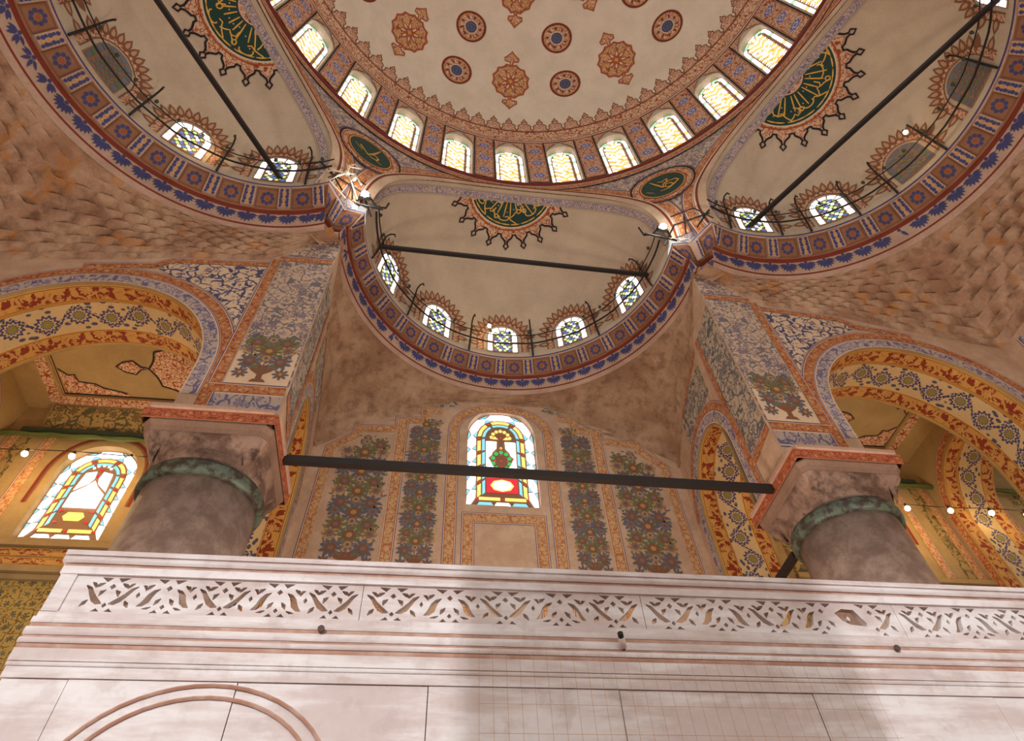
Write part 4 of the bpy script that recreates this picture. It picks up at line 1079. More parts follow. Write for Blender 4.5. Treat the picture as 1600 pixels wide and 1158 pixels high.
    holed('gallery_face', YP+2-13.78, YB-13.78, 9.72, 17.5, TA, lambda u, z, h: Vector((s*(flank_x(13.78+u)+2.0), 13.78+u, z)), M_gal, fk, nr=3, cx=0, cz=10.2)
    rectwall('pilaster', 15.51, YB, 2.0, 9.72, lambda y, z, h: Vector((s*flank_x(y), y, z)), M_pale, fk)
    # ---- gallery bay: tray ceiling, far transverse arch
    gc = empty('ceiling_gallery'); struct(gc, 'painted tray ceiling of the %s gallery bay' % ('left' if s < 0 else 'right'), 'ceiling')
    Mc = lambda u, y, h, s=s: Vector((s*(AC+u), y, 16.0-h))
    sheet('ceiling_plaster', lambda a, b: Mc(-3.9+8.6*a, 12.2+4.0*b, 0), 4, 4, M_gal, gc)
    d = Dec()
    Rr = [(-3.3, 12.7), (3.3, 12.7), (3.3, 15.45), (-3.3, 15.45)]
    d.stroke(Rr, 0.07, 1, 2, True); d.stroke([(-3.38, 12.62), (3.38, 12.62), (3.38, 15.53), (-3.38, 15.53)], 0.03, 2, 2, True)
    d.star(-0.8, 14.15, lambda a: (1.0-0.10*sin(pi*((a*10/(2*pi)) % 1)))*(1+0.25*abs(cos(a))), 60, 0, 1, 2)
    P = [((1.0-0.10*sin(pi*((2*pi*k/60*10/(2*pi)) % 1)))*(1+0.25*abs(cos(2*pi*k/60))), 2*pi*k/60) for k in range(60)]
    d.stroke([(-0.8+r*cos(a), 14.15+r*sin(a)) for r, a in P], 0.06, 1, 3, True)
    for sx in (-1, 1):
        Q = [(1.22, 0), (1.5, .05), (1.7, .28), (2.0, .2), (2.25, 0), (2.0, -.2), (1.7, -.28), (1.5, -.05)]
        Q = [(-0.8+sx*x, 14.15+y) for x, y in Q]; d.poly(Q, 0, 1); d.stroke(Q, 0.05, 1, 3, True)
        for sy in (-1, 1):
            cxn, cyn = sx*3.25, 14.08+sy*1.33
            Q = [(0, 0), (0, 1.0), (.25, .75), (.45, .8), (.5, .5), (1.0, .45), (1.2, .3), (1.9, .12), (2.0, 0)]
            Q = [(cxn-sx*x, cyn-sy*y) for x, y in Q]; d.poly(Q, 0, 1); d.stroke(Q[1:-1], 0.04, 1, 3)
    d.build('ceiling_medallion', Mc, [M_fill_red2, P_black, P_dred], gc, base=0.012)
    band('scroll_border', [(-3.8, 12.3), (-3.8, 15.95), (3.85, 15.95), (3.85, 12.3)], 0.35, Mc, M_fill_red, gc, h=0.01)
    # cove and frieze
    sheet('cove', lambda a, b: Vector((s*(AC-3.4+7.2*a), 15.95+0.25*b, 16.0-1.0*b)), 4, 2, M_gal, gc, uv=lambda a, b: (7.2*a, b))
    sheet('cove_painting', lambda a, b: Vector((s*(AC-3.3+7.0*a), 15.92+0.23*b-0.02, 15.85-0.8*b)), 4, 2, M_fill_olive, gc, uv=lambda a, b: (7.0*a, .8*b))
    mb = MB(); mb.box((min(s*7.9, s*15.2), 15.95, 14.72), (max(s*7.9, s*15.2), 16.19, 14.90)); mb.build('cornice_strip', [M_irong], gc)
    # far side arch of the bay
    tr = empty('wall_transverse'); struct(tr, 'transverse painted arch closing the %s gallery bay' % ('left' if s < 0 else 'right'), 'wall')
    XT = 15.7
    M4 = lambda u, z, h, s=s: Vector((s*(XT+h), 13.9+u, z))
    TT = arch2(1.9, 9.72, 12.8, 15.1, 20)
    holed('arch_face', -2.1, 2.3, 9.72, 16.05, TT, M4, M_gal, tr, nr=3, cx=0, cz=10.2)
    reveal('leaf_band', TT, M4, 0, 0.5, M_gold, tr); reveal('blossom_band', TT, M4, 0.5, 1.4, M_blue_scroll, tr); reveal('leaf_band', TT, M4, 1.4, 1.9, M_gold, tr)
    band('border', [(x*1.18, 12.6+(z-12.6)*1.18 if z > 12.6 else z) for x, z in TT], 0.30, lambda u, z, h: Vector((s*(XT-h), 13.9+u, z)), M_rust_s, tr, h=0.012)
    # beyond: more ceiling
    sheet('ceiling_plaster', lambda a, b: Vector((s*(XT+1.9+13*a), 12.2+4.0*b, 16.0)), 4, 2, M_gal, gc)
    # gallery back wall ornaments
    XS = 12.45
    Mg = lambda u, z, h, s=s: Vector((s*u, YB-h, z))
    for x in (8.6, 9.9, 14.5, 15.6, 18.4, 19.9, 21.3):
        band('border', [(x, 14.7), (x, 10.95)], 0.34, Mg, M_rust, back, h=0.012)
    for x0, x1 in ((9.0, 9.8), (14.9, 15.5), (18.85, 19.8), (20.3, 21.2)):
        sheet('flower_field', lambda a, b: Mg(x0+(x1-x0)*a, 11.0+3.65*b, 0.008), 2, 2, M_fill_olive, back, uv=lambda a, b: ((x1-x0)*a+x0, 3.65*b))
    # shelf mouldings under the gallery windows
    mb = MB()
    for z0, z1, dpt in ((10.74, 10.90, 0.16), (10.42, 10.72, 0.06), (10.14, 10.40, 0.12), (9.95, 10.12, 0.2), (9.78, 9.93, 0.10)):
        mb.box((min(s*9.0, s*30), YB-dpt, z0), (max(s*9.0, s*30), YB, z1))
    mb.build('shelf_moulding', [M_gal], back)
    for z0, z1, dpt in ((10.46, 10.70, 0.075), (10.16, 10.38, 0.135)):
        sheet('leaf_band', lambda a, b: Vector((s*(9.0+14*a), YB-dpt, z0+(z1-z0)*b)), 1, 1, M_gold, back, uv=lambda a, b: (14*a, .5*b))
# side walls of the hall beside the arcades, and the floor
for s, nm in ((-1, 'left'), (1, 'right')):
    o = sheet('wall_'+nm, lambda a, b: Vector((s*XW, -6+16.2*a, -1.65+17.2*b)), 4, 4, M_pale); struct(o, 'plain side wall beyond the arcade', 'wall')
    band('border', [(9.6, 15.0), (9.6, 10.0)], 0.4, lambda u, z, h: Vector((s*(XW-h), u, z)), M_lilac, o)
    # lower arcade wall is hidden by the loge
fl_ = sheet('floor', lambda a, b: Vector((-40+80*a, -25+42*b, -1.65)), 2, 2, M_carpet, uv=lambda a, b: (80*a, 42*b)); struct(fl_, 'red carpeted floor of the hall', 'floor')

# ================================================================== STAINED WINDOWS OF THE BACK WALL
def clip_poly(P, f):      # keep the part where f(p) >= 0
    out = []
    for i in range(len(P)):
        a, b = P[i-1], P[i]; fa, fb = f(a), f(b)
        if fa >= 0 and fb >= 0: out.append(b)
        elif fa >= 0 or fb >= 0:
            t = fa/(fa-fb); q = (a[0]+(b[0]-a[0])*t, a[1]+(b[1]-a[1])*t); out.append(q)
            if fb >= 0: out.append(b)
    return out
def stained(nm, M, hw, z0, zs, zt, style, rev, par_label, cat='window'):
    w_ = empty(nm); struct(w_, par_label, cat)
    A = arch2(hw, z0, zs, zt, 22, 0.86)
    d = Dec(); d.poly(A, 0, 0); d.build('tracery', lambda u, z, h: M(u, z, h-0.26), [G_lead], w_, base=0)
    reveal('reveal', A, M, 0.0, -0.30, M_pale if style == 0 else M_gal, w_)
    MP = lambda u, z, h: M(u, z, h-0.24)
    H = zt-z0
    def top(x, dd):      # height of the arch (inset dd) above x
        r = hw-dd; c = min(1, abs(x)/r); return zs+(zt-zs-dd)*sqrt(max(0, 1-c**(2/0.86)))
    def pane(P, mt):
        if len(P) >= 3:
            q = Dec(); q.poly(P, 0); q.build('pane', MP, [mt], w_)
    def bandpts(dd0, dd1, t0, t1, n=4):   # piece of the border between insets, t along the outline 0..1
        O = []
        def at(dd, t):
            r = hw-dd; zb = z0+dd; Ls = zs-zb; La = 1.35*(zt-zs+hw)/1.7
            tot = 2*Ls+La; s_ = t*tot
            if s_ < Ls: return (-r, zb+s_)
            if s_ > Ls+La: return (r, zs-(s_-Ls-La))
            a = pi*(s_-Ls)/La; c = cos(a); return (-r*(abs(c)**0.86)*(1 if c > 0 else -1), zs+(zt-zs-dd)*sin(a))
        return [at(dd0, t0+(t1-t0)*i/n) for i in range(n+1)]+[at(dd1, t1-(t1-t0)*i/n) for i in range(n+1)]
    def inset(P, k):
        cx = sum(p[0] for p in P)/len(P); cy = sum(p[1] for p in P)/len(P)
        o = []
        for x, y in P:
            l = sqrt((x-cx)**2+(y-cy)**2) or 1; o.append((x-(x-cx)/l*k, y-(y-cy)/l*k))
        return o
    b1 = 0.34*hw/1.22; N = 13
    for i in range(N):           # outer ring: white elongated hexagons with blue kites between
        t0, t1 = i/N, (i+1)/N; g = (t1-t0)*0.23
        mid = lambda a, dd: bandpts(dd, dd, a, a, 1)[0]
        P = bandpts(0.03, 0.03, t0+g, t1-g, 3)[:4]+[mid(t1+g*0.1, b1/2)]+bandpts(b1, b1, t0+g, t1-g, 3)[:4][::-1]+[mid(t0-g*0.1 if i else 0, b1/2)]
        pane(inset(P, 0.015), G_white if style == 0 or i % 5 else G_lgreen if style == 2 else G_white)
        if i:
            for dd0, dd1 in ((0.03, b1*0.42), (b1, b1*0.58)):
                P = [mid(t0-g*0.8, dd0), mid(t0+g*0.8, dd0), mid(t0, dd1)]; pane(inset(P, 0.012), G_blue)
    for i in range(3):
        x0 = -hw+b1+0.02+i*(2*(hw-b1)-0.04)/3; x1 = x0+(2*(hw-b1)-0.04)/3; zb, zc = z0+0.03, z0+b1-0.03; m_ = (zb+zc)/2
        pane(inset([(x0+.08, zb), (x1-.08, zb), (x1, m_), (x1-.08, zc), (x0+.08, zc), (x0, m_)], 0.015), G_white if i == 1 else G_blue if style == 0 else G_white)
    k = hw/1.22
    y0, y1, c0, c1 = b1+0.04, b1+0.17*k, b1+0.21*k, b1+0.31*k
    for i in range(11):
        pane(inset(bandpts(y0, y1, i/11+0.012, (i+1)/11-0.012, 3), 0.008), G_yel)
        pane(inset(bandpts(c0, c1, i/11+0.006, (i+1)/11-0.006, 3), 0.006), G_blue)
        if i:
            c = bandpts((y0+y1)/2, (y0+y1)/2, i/11, i/11, 1)[0]; pane([(c[0]+.045*sx, c[1]+.045*sy) for sx, sy in ((-1, 0), (0, -1), (1, 0), (0, 1))], G_red)
    r = hw-b1; pane([(-r+.1, z0+y0), (-.08, z0+y0), (-.08, z0+y1), (-r+.1, z0+y1)], G_yel); pane([(.08, z0+y0), (r-.1, z0+y0), (r-.1, z0+y1), (.08, z0+y1)], G_yel)
    for x in (-r+.02, 0, r-.02): pane([(x+.05*sx, z0+(y0+y1)/2+.05*sy) for sx, sy in ((-1, 0), (0, -1), (1, 0), (0, 1))], G_red)
    ri = hw-c1-0.04; zi = z0+c1+0.05
    if style == 0:
        # red corner panel with a pale cartouche
        za, zb = zi, zi+0.62
        pane([(-ri, za), (ri, za), (ri, zb), (-ri, zb)], G_red)
        MP2 = MP; 
        q = Dec(); q.poly([(-.40, (za+zb)/2), (-.28, za+.12), (0, za+.05), (.28, za+.12), (.40, (za+zb)/2), (.28, zb-.12), (0, zb-.05), (-.28, zb-.12)], 0, 2); q.build('pane', MP, [G_yel], w_)
        q = Dec(); q.poly([(-.32, (za+zb)/2), (-.22, za+.16), (0, za+.10), (.22, za+.16), (.32, (za+zb)/2), (.22, zb-.16), (0, zb-.10), (-.22, zb-.16)], 0, 4); q.build('pane', MP, [G_white], w_)
        z2 = zb+0.05; z3 = zs-0.30
        for sx in (-1, 1):       # clear corners round the great medallion
            pane(inset([(sx*ri, z2), (sx*ri, z2+.95), (sx*.42, z2+.80), (sx*.30, z2+.50), (sx*.10, z2+.30), (sx*.10, z2)][::-sx], 0.01), G_white)
            pane(inset([(sx*ri, z3+.22), (sx*ri, z3-.62), (sx*.34, z3-.45), (sx*.30, z3-.30), (sx*.16, z3-.12), (sx*.14, z3+.22)][::sx], 0.01), G_white)
        cm = (z2+z3)/2+.02
        for kk in range(10):
            a = 2*pi*kk/10+pi/10; c = (0.30*cos(a), cm+0.40*sin(a))
            pane([(c[0]+.085*cos(a+q), c[1]+.10*sin(a+q)) for q in (0, 1.26, 2.5, 3.77, 5.03)], G_green)
            c = (0.47*cos(a)*1.02, cm+0.60*sin(a)); pane([(c[0]+.06*cos(a+q), c[1]+.075*sin(a+q)) for q in (0, 1.6, 3.1, 4.7)], G_yel)
        for x, z in ((0, cm), (-.22, cm), (.22, cm), (0, cm-.28), (0, cm+.28), (0, z2+.10), (0, z3-.1), (0, zs+.1), (0, z2+.28)):
            pane([(x-.05, z), (x, z-.06), (x+.05, z), (x, z+.06)], G_red)
        for kk in range(7):
            a = pi*(kk+.5)/7; c = (0.34*cos(a), zs+.02+0.42*sin(a)); pane([(c[0]+.075*cos(a+q), c[1]+.09*sin(a+q)) for q in (0, 1.26, 2.5, 3.77, 5.03)], G_yel)
        for sx in (-1, 1): pane([(sx*.08, zs+.02), (sx*.30, zs+.02), (sx*.22, zs+.18)], G_yel)
    else:
        za, zb = zi, zi+0.50
        pane([(-.30, (za+zb)/2), (-.2, za+.1), (.2, za+.1), (.30, (za+zb)/2), (.2, zb-.1), (-.2, zb-.1)], G_yel)
        for sx in (-1, 1):
            for z in (za+.06, zb-.06): pane([(sx*(ri-.02), z-.05), (sx*(ri-.02), z+.05), (sx*(ri-.16), z)], G_red)
        z2 = zb+.06
        P = [(-ri+.03, z2), (ri-.03, z2), (ri-.03, zs-.55), (.16, zs-.28), (0, zs-.05), (-.16, zs-.28), (-ri+.03, zs-.55)]
        pane(P, G_white)
        for sx in (-1, 1):
            pane([(sx*(ri-.03), zs-.45), (sx*.14, zs-.18), (sx*.06, zs+.02), (sx*.10, zs+.30), (sx*(ri-.10), zs+.22)][::sx], G_white)
        for z in (zs+.12, zs+.34): pane([(-.06, z), (0, z-.07), (.06, z), (0, z+.07)], G_red)
        for kk in range(5):
            a = pi*(kk+.5)/5; c = (0.26*cos(a), zs+.38+.16*sin(a)); pane([(c[0]+.05*cos(a+q), c[1]+.05*sin(a+q)) for q in (0, 1.5, 3, 4.6)], G_white)
    return w_
stained('window_16', Mback, 1.22, 12.95, 16.05, 17.36, 0, 0, 'tall arched stained window with green and gold medallion over a red panel, centre of the back wall')
stained('window_17', lambda u, z, h: Mback(-12.45+u, z, h), 1.12, 11.08, 13.35, 14.5, 1, 0, 'arched stained window with white panes and blue and amber border in the left gallery')
stained('window_18', lambda u, z, h: Mback(12.45+u, z, h), 1.12, 11.08, 13.35, 14.5, 1, 0, 'arched stained window with blue border half hidden behind the right column')
# plaster surrounds of the gallery windows
for s in (-1, 1):
    Mw = lambda u, z, h, s=s: Mback(12.45*s+u, z, h)
    band('window_surround', [(x*1.32, z if z < 13.36 else 13.35+(z-13.35)*1.32) for x, z in SWI][1:-1], 0.10, Mw, P_dred, back, h=0.012)
    band('window_surround', [(x*1.22, z if z < 13.36 else 13.35+(z-13.35)*1.22) for x, z in SWI][1:-1], 0.04, Mw, P_brown, back, h=0.012)

# ---- small windows of the three semidomes with their leafy surrounds
SW = arch2(0.62, 0.0, 0.85, 1.40, 12)
def semi_window(e, k, num, lit):
    az = rad(31*k)
    el0 = math.asin((19.38-H1)/RS)
    M = lambda u, v, h: Msph(e, az+u/(RS*cos(el0+0.13)), el0+v/RS, h)
    r = empty('window_%d' % num); struct(r, 'small arched stained window with %s panes at the foot of the %s small semidome' % ('bright blue and lime' if lit else 'dark unlit', SIDE[e]), 'window')
    r['group'] = 'windows of the small semidomes'
    # leafy surround
    d = Dec(); n = 15
    for q in range(n):
        t = q/(n-1)
        L = 0.85*2+pi*0.62; 
        a = pi*t
        bx, bz = (-1.03*cos(a), 0.62+1.05*sin(a)) if 0.02 < t < 0.98 else (-1.03*cos(a), 0.35)
        ang = atan2(sin(a)*1.0, -cos(a))
        d.leaf(bx-0.14*cos(ang), bz-0.14*sin(ang), ang, 0.50, 0.26, 1, 1); d.leaf(bx-0.05*cos(ang), bz-0.05*sin(ang), ang, 0.30, 0.13, 0, 2)
        d.disc(bx+.05*cos(ang+.6), bz+.05*sin(ang+.6), .045, 2, 2, 6)
    out = [(-1.0, 0.05), (-1.0, 0.45)]+[(-1.02*cos(pi*q/24), 0.62+1.02*sin(pi*q/24)) for q in range(25)]+[(1.0, 0.45), (1.0, 0.05)]
    inn = [(x*0.76, z if z < .62 else .62+(z-.62)*0.80+0.04) for x, z in out]
    P = out+inn[::-1]; o = len(d.V); N_ = len(out); d._a(P, [(i, i+1, 2*N_-2-i, 2*N_-1-i) for i in range(N_-1)], 3, 0)
    d.stroke(out, 0.04, 1, 3); d.stroke(inn, 0.04, 1, 3)
    d.build('leaf_surround', M, [fl('leaf buff', C(190, 148, 116)), P_brown, P_rust, M_fill_red2], r, base=0.006)
    d = Dec(); fill_arch(d, SW, 0, 0)
    d.build('tracery', M, [G_lead], r, base=0.02)
    for sx in (-1, 1):
        for j, (a, b) in enumerate(((0.05, 0.30), (0.33, 0.58), (0.61, 0.86))):
            q = Dec(); q.poly([(sx*.58, a), (sx*.40, a), (sx*.40, b), (sx*.58, b)][::sx], 0); q.build('pane', M, [(G_white if j != 1 else G_pink) if lit else (G_grey if j != 1 else G_dull)], r, base=0.03)
    for j in range(5):
        a0, a1 = pi*(j+.08)/5, pi*(j+.92)/5
        P = [(-.58*cos(a0+(a1-a0)*i/3), .87+.48*sin(a0+(a1-a0)*i/3)) for i in range(4)]+[(-.40*cos(a1-(a1-a0)*i/3), .87+.33*sin(a1-(a1-a0)*i/3)) for i in range(4)]
        q = Dec(); q.poly(P, 0); q.build('pane', M, [(G_pink if j == 2 else G_white) if lit else G_grey], r, base=0.03)
    q = Dec(); row = 0; z = 0.12
    while z < 1.12:
        x = -.28+(0.093 if row % 2 else 0)
        while x < .34:
            if abs(x) < (.34 if z < .87 else .34*sqrt(max(0, 1-((z-.87)/.32)**2))):
                c = (row+int((x+.4)/.186)) % 3
                q.poly([(x+.062*cos(pi/6+i*pi/3), z+.062*sin(pi/6+i*pi/3)) for i in range(6)], c)
                q.poly([(x+.093-.025, z+.055), (x+.093, z+.03), (x+.093+.025, z+.055), (x+.093, z+.08)], 3)
            x += .186
        z += .108; row += 1
    tag(q.build('lattice_panes', M, [G_dblue, G_white, G_lime, G_lgreen] if lit else [G_grey, G_dull, G_grey, G_dull], r, base=0.03), kind='stuff')
num = 19
for e, ks, dark in ((0, (-2, -1, 0, 1, 2), ()), (1, (0, -1, -2, -3, -4), (-2, -3, -4)), (2, (0, 1, 2, 3, 4), (2, 3))):
    for k in ks:
        semi_window(e, k, num, k not in dark); num += 1

# ================================================================== THINGS
# ---- columns
def loft(name, rows, mt, par, n=40, cx=0, cy=0):
    """rows of (z, half width, squareness 0..1); squareness 0 is round"""
    V = []
    for z, r, sq in rows:
        for k in range(n):
            a = 2*pi*(k+0.5)/n; c, s_ = cos(a), sin(a)
            m_ = max(abs(c), abs(s_)); rr = r*((1-sq)+sq/m_)
            V.append((cx+rr*c, cy+rr*s_, z))
    Fc = [(j*n+k, j*n+(k+1) % n, (j+1)*n+(k+1) % n, (j+1)*n+k) for j in range(len(rows)-1) for k in range(n)]
    Fc += [tuple(range(n))[::-1], tuple((len(rows)-1)*n+k for k in range(n))]
    uv = [(v[0]+v[1], v[2]) for v in V]
    return mesh(name, V, Fc, mt, uvs=uv, parent=par, smooth=False)
for s, lab in ((-1, 'thick granite column with sooty capital, in front of the left gallery window'), (1, 'thick granite column with sooty capital, rising behind the right end of the marble loge')):
    c = empty('column', (s*6.84, 10.76, -1.65), 0, lab, 'column')
    Z = lambda z: z+1.65
    o = loft('shaft', [(Z(-1.3), 1.16, 0), (Z(2), 1.14, 0), (Z(6), 1.11, 0), (Z(8.2), 1.08, 0)], [M_shaft], c, 48)
    for p in o.data.polygons: p.use_smooth = len(p.vertices) == 4
    loft('base', [(0, 1.45, 1), (0.18, 1.45, 1), (0.19, 1.30, 0), (0.30, 1.34, 0), (0.38, 1.18, 0)], [M_marble], c)
    o = loft('collar', [(Z(8.14), 1.10, 0), (Z(8.16), 1.17, 0), (Z(8.24), 1.205, 0), (Z(8.36), 1.205, 0), (Z(8.44), 1.17, 0), (Z(8.46), 1.12, 0)], [M_ring], c, 48)
    for p in o.data.polygons: p.use_smooth = True
    rows = []
    for i in range(13):
        t = i/12; rows.append((Z(8.46+0.62*t), 1.12+0.02*sin(t*9)+(1.17-1.12)*t, max(0, min(1, (t-0.05)*1.05))**1.5))
    loft('capital', rows, [M_cap], c, 48)
    loft('capital_moulding', [(Z(9.06), 1.12, 1), (Z(9.10), 1.18, 1), (Z(9.20), 1.20, 1), (Z(9.30), 1.25, 1), (Z(9.34), 1.25, 1)], [flat('worn rose marble', C(146, 116, 98), dirt=0.5)], c, 48)
    # painted abacus: four faces with their own uv
    hw = 1.30; V = []; Fc = []; UV = []
    for q in range(4):
        a = q*pi/2
        for x, z, uu, vv in ((-hw+.03, 9.33, 0, 0), (hw-.03, 9.33, 2*hw, 0), (hw, 9.58, 2*hw, .3), (-hw, 9.58, 0, .3)):
            px, py = x, -(hw if z > 9.5 else hw-.03); V.append((px*cos(a)-py*sin(a), px*sin(a)+py*cos(a), Z(z))); UV.append((uu, vv))
        Fc.append(tuple(range(q*4, q*4+4)))
    mesh('painted_abacus', V, Fc, [M_abacus], uvs=UV, parent=c)
    loft('abacus_lip', [(Z(9.575), 1.30, 1), (Z(9.60), 1.34, 1), (Z(9.68), 1.34, 1), (Z(9.74), 1.28, 1)], [flat('worn pale marble', C(190, 156, 136), dirt=0.4)], c, 48)
    # carved corners and hollows of the capital
    for sx in (-1, 1):
        for sy in (-1, 1):
            mb = MB(); mb.add([(sx*1.10, sy*1.10, Z(9.05)), (sx*.70, sy*1.13, Z(9.05)), (sx*.86, sy*.86, Z(8.50)), (sx*1.13, sy*.70, Z(9.05)), (sx*1.0, sy*1.0, Z(8.85))], [(0, 1, 4), (1, 2, 4), (2, 3, 4), (3, 0, 4)]); mb.build('capital_corner', [M_cap], c)
            for t in (-.55, 0, .55):
                pass
    tag(c, lab, 'column', 'columns of the niche')
# ---- tie rods
def thing_mesh(mb, name, mats, label, cat, group=None, smooth=False):
    o = mb.build(name, mats, smooth=smooth); return tag(o, label, cat, group)
def beam(mb, a, b, w, h):
    a, b = Vector(a), Vector(b); d = (b-a).normalized(); u = Vector((0, 0, 1)); s_ = d.cross(u).normalized()*w/2; u = s_.cross(d).normalized()*h/2
    V = [p+q for p in (a, b) for q in (s_+u, -s_+u, -s_-u, s_-u)]
    mb.add(V, [(0, 1, 2, 3), (7, 6, 5, 4), (0, 4, 5, 1), (1, 5, 6, 2), (2, 6, 7, 3), (3, 7, 4, 0)])
mb = MB(); beam(mb, (-5.6, 10.76, 9.55), (5.6, 10.76, 9.50), 0.16, 0.17)
thing_mesh(mb, 'tie_rod', [M_iron], 'long black iron tie rod across the niche between the two column capitals', 'tie rod')
mb = MB(); beam(mb, (6.28, 12.0, 8.62), (6.34, 16.19, 8.62), 0.15, 0.16)
thing_mesh(mb, 'tie_rod', [M_iron], 'short black iron tie rod running from the right column back to the wall', 'tie rod')
for a, b, l in (((-4.78, 11.02, 19.62), (4.86, 11.15, 19.62), 'thin black tie rod across the middle small semidome'), ((-12.55, 1.02, 19.62), (-7.84, 8.99, 19.62), 'long black tie rod slanting across the left small semidome'), ((7.76, 9.03, 19.62), (12.55, 1.02, 19.62), 'long black tie rod slanting across the right small semidome')):
    mb = MB(); beam(mb, a, b, 0.13, 0.13); thing_mesh(mb, 'tie_rod', [M_iron], l, 'tie rod')

# ---- lamp rails that follow the ledge of each small semidome
for e, a0, a1 in ((0, -92, 92), (1, -150, 22), (2, -22, 150)):
    r = empty('lamp_rail', (EX[e][0], EX[e][1], H1), 0, 'double black iron lamp rail with hooked posts round the ledge of the %s small semidome' % SIDE[e], 'rail', 'lamp rails')
    for z, rr, tr_, nm in ((0.42, 4.87, 0.035, 'lower_rail'), (0.90, 4.84, 0.022, 'upper_rail')):
        mb = MB(); n = 48; mb.tube([(rr*sin(rad(a0+(a1-a0)*i/n)), rr*cos(rad(a0+(a1-a0)*i/n)), z+0.02*sin(i*1.3)) for i in range(n+1)], tr_, 6); mb.build(nm, [M_iron], r)
    k = 0; a = a0+10
    offs_ = {0: (-75, -46, -15, 13, 43, 74), 1: (-135, -104, -74, -48, -18, 12), 2: (-12, 9, 20, 38, 52, 72, 100, 132)}[e]
    for a in offs_:
        mb = MB(); ca, sa = sin(rad(a)), cos(rad(a))
        P = [(5.12, -0.05), (5.0, 0.35), (4.88, 0.95), (4.80, 1.40), (4.66, 1.52), (4.50, 1.46), (4.46, 1.28)]
        mb.tube([(q*ca, q*sa, z) for q, z in P], [0.04, 0.04, 0.035, 0.03, 0.03, 0.03, 0.025], 6)
        mb.build('post', [M_iron], r)
    # little glass oil lamps hanging on the upper rail
    for i in range(int((a1-a0)/9)):
        a = a0+5+i*9; ca, sa = sin(rad(a)), cos(rad(a)); mb = MB()
        mb.tube([(4.80*ca, 4.80*sa, 0.94), (4.80*ca, 4.80*sa, 0.99), (4.80*ca, 4.80*sa, 1.07)], [0.02, 0.05, 0.06], 8); 
        mb.build('oil_lamp', [M_irong], r)
# ---- bulbs of the semidome rails
def bulb(x, y, z, r, lab, grp, e=0):
    o = empty('bulb_lamp', (x, y, z), 0, lab, 'lamp', grp)
    mb = MB(); mb.ball((0, 0, 0), r, 12); mb.build('bulb', [BULB], o, True)
    mb = MB(); mb.tube([(0, 0, r*0.8), (0, 0, r*0.8+0.12)], r*0.5, 8); mb.build('socket', [M_iron], o)
    if e: light('bulb_light', 'POINT', (x, y, z-0.12), e, (1.0, 0.62, 0.24), 0.06)
bulb(-10.12, 7.95, 19.95, 0.07, 'small glowing warm bulb on the rail of the left small semidome, over its bright window', None, 6)
bulb(11.95, 5.2, 19.95, 0.07, 'small glowing warm bulb on the rail of the right small semidome, above the unlit window', None, 6)
bulb(-0.60, 14.25, 19.98, 0.075, 'small glowing warm bulb on the rail of the middle small semidome', None, 6)
# ---- bulbs strung in the two galleries
for x, l in ((-13.99, 'leftmost glowing bulb on the wire of the left gallery'), (-12.72, 'glowing bulb on the gallery wire at the left edge of the left window'), (-11.15, 'glowing bulb on the gallery wire at the top right of the left window')):
    bulb(x, 15.2, 13.14, 0.085, l, 'bulbs of the left gallery', 0)
for x, l in ((13.36, 'glowing bulb nearest the right column'), (14.92, 'second glowing bulb right of the right column'), (16.43, 'third glowing bulb right of the right column'), (17.75, 'glowing bulb at the right edge of the picture')):
    bulb(x, 15.2, 12.90, 0.085, l, 'bulbs of the right gallery', 0)
for x, e in ((-14.0, 130), (-11.6, 130), (-9.0, 60), (-17, 80), (13.4, 140), (9.5, 50), (20.5, 60)):
    light('gallery_bulb_light', 'POINT', (x, 14.9, 12.6), e*0.55, (1.0, 0.66, 0.28), 0.12)
for s in (-1, 1):
    mb = MB(); mb.tube([(s*(8.2+12*i/20), 15.2, (13.30 if s < 0 else 13.06)+0.03*sin(i)) for i in range(21)], 0.015, 5)
    thing_mesh(mb, 'lamp_wire', [M_iron], 'thin dark wire that carries the bulbs of the %s gallery' % ('left' if s < 0 else 'right'), 'wire')
    mb = MB(); mb.tube([(s*(8.2+12*i/40), 15.95, 14.60+0.02*sin(i*1.7)) for i in range(41)], [0.05+0.05*abs(sin(i*2.3)) for i in range(41)], 6)
    thing_mesh(mb, 'green_glow_strip', [flat('paint glow green', C(88, 98, 48), rough=0.8)], 'lumpy strip painted as a green glow under the dark strip of the %s gallery' % ('left' if s < 0 else 'right'), 'batten')  # greenish glow below the dark strip, put in as a green-coloured tube
# ---- floodlights on the cornice corners
for s, (x, y) in ((-1, (-5.24, 9.2)), (1, (4.86, 9.26))):
    o = empty('floodlight', (x, y, 19.62), 0, 'white glowing floodlight on an iron bracket at the foot of the %s painted shell wall' % ('left' if s < 0 else 'right'), 'floodlight', 'floodlights')
    mb = MB(); mb.box((-.17, -.04, -.11), (.17, .10, .11)); mb.build('housing', [M_iron], o)
    mb = MB(); mb.ball((0, -.06, -.02), 0.13, 14, sz=0.75); mb.build('lens', [FLOOD], o, True)
    mb = MB(); mb.tube([(-.17, .05, 0), (-.30, .25, -.05), (-.45*1, .5, 0.35), (-.5, .55, 1.0)], 0.035, 6); mb.tube([(.17, .05, 0), (.40, .30, -.1), (.62, .6, .5), (.66, .7, 1.1)], 0.035, 6); mb.tube([(-.6, .2, -.12), (.6, .35, -.12)], 0.04, 6)
    mb.build('bracket', [M_iron], o)
    light('floodlight_glow', 'POINT', (x-0.02*s, y-0.25, 19.45), 55, (0.93, 1.0, 0.96), 0.10)
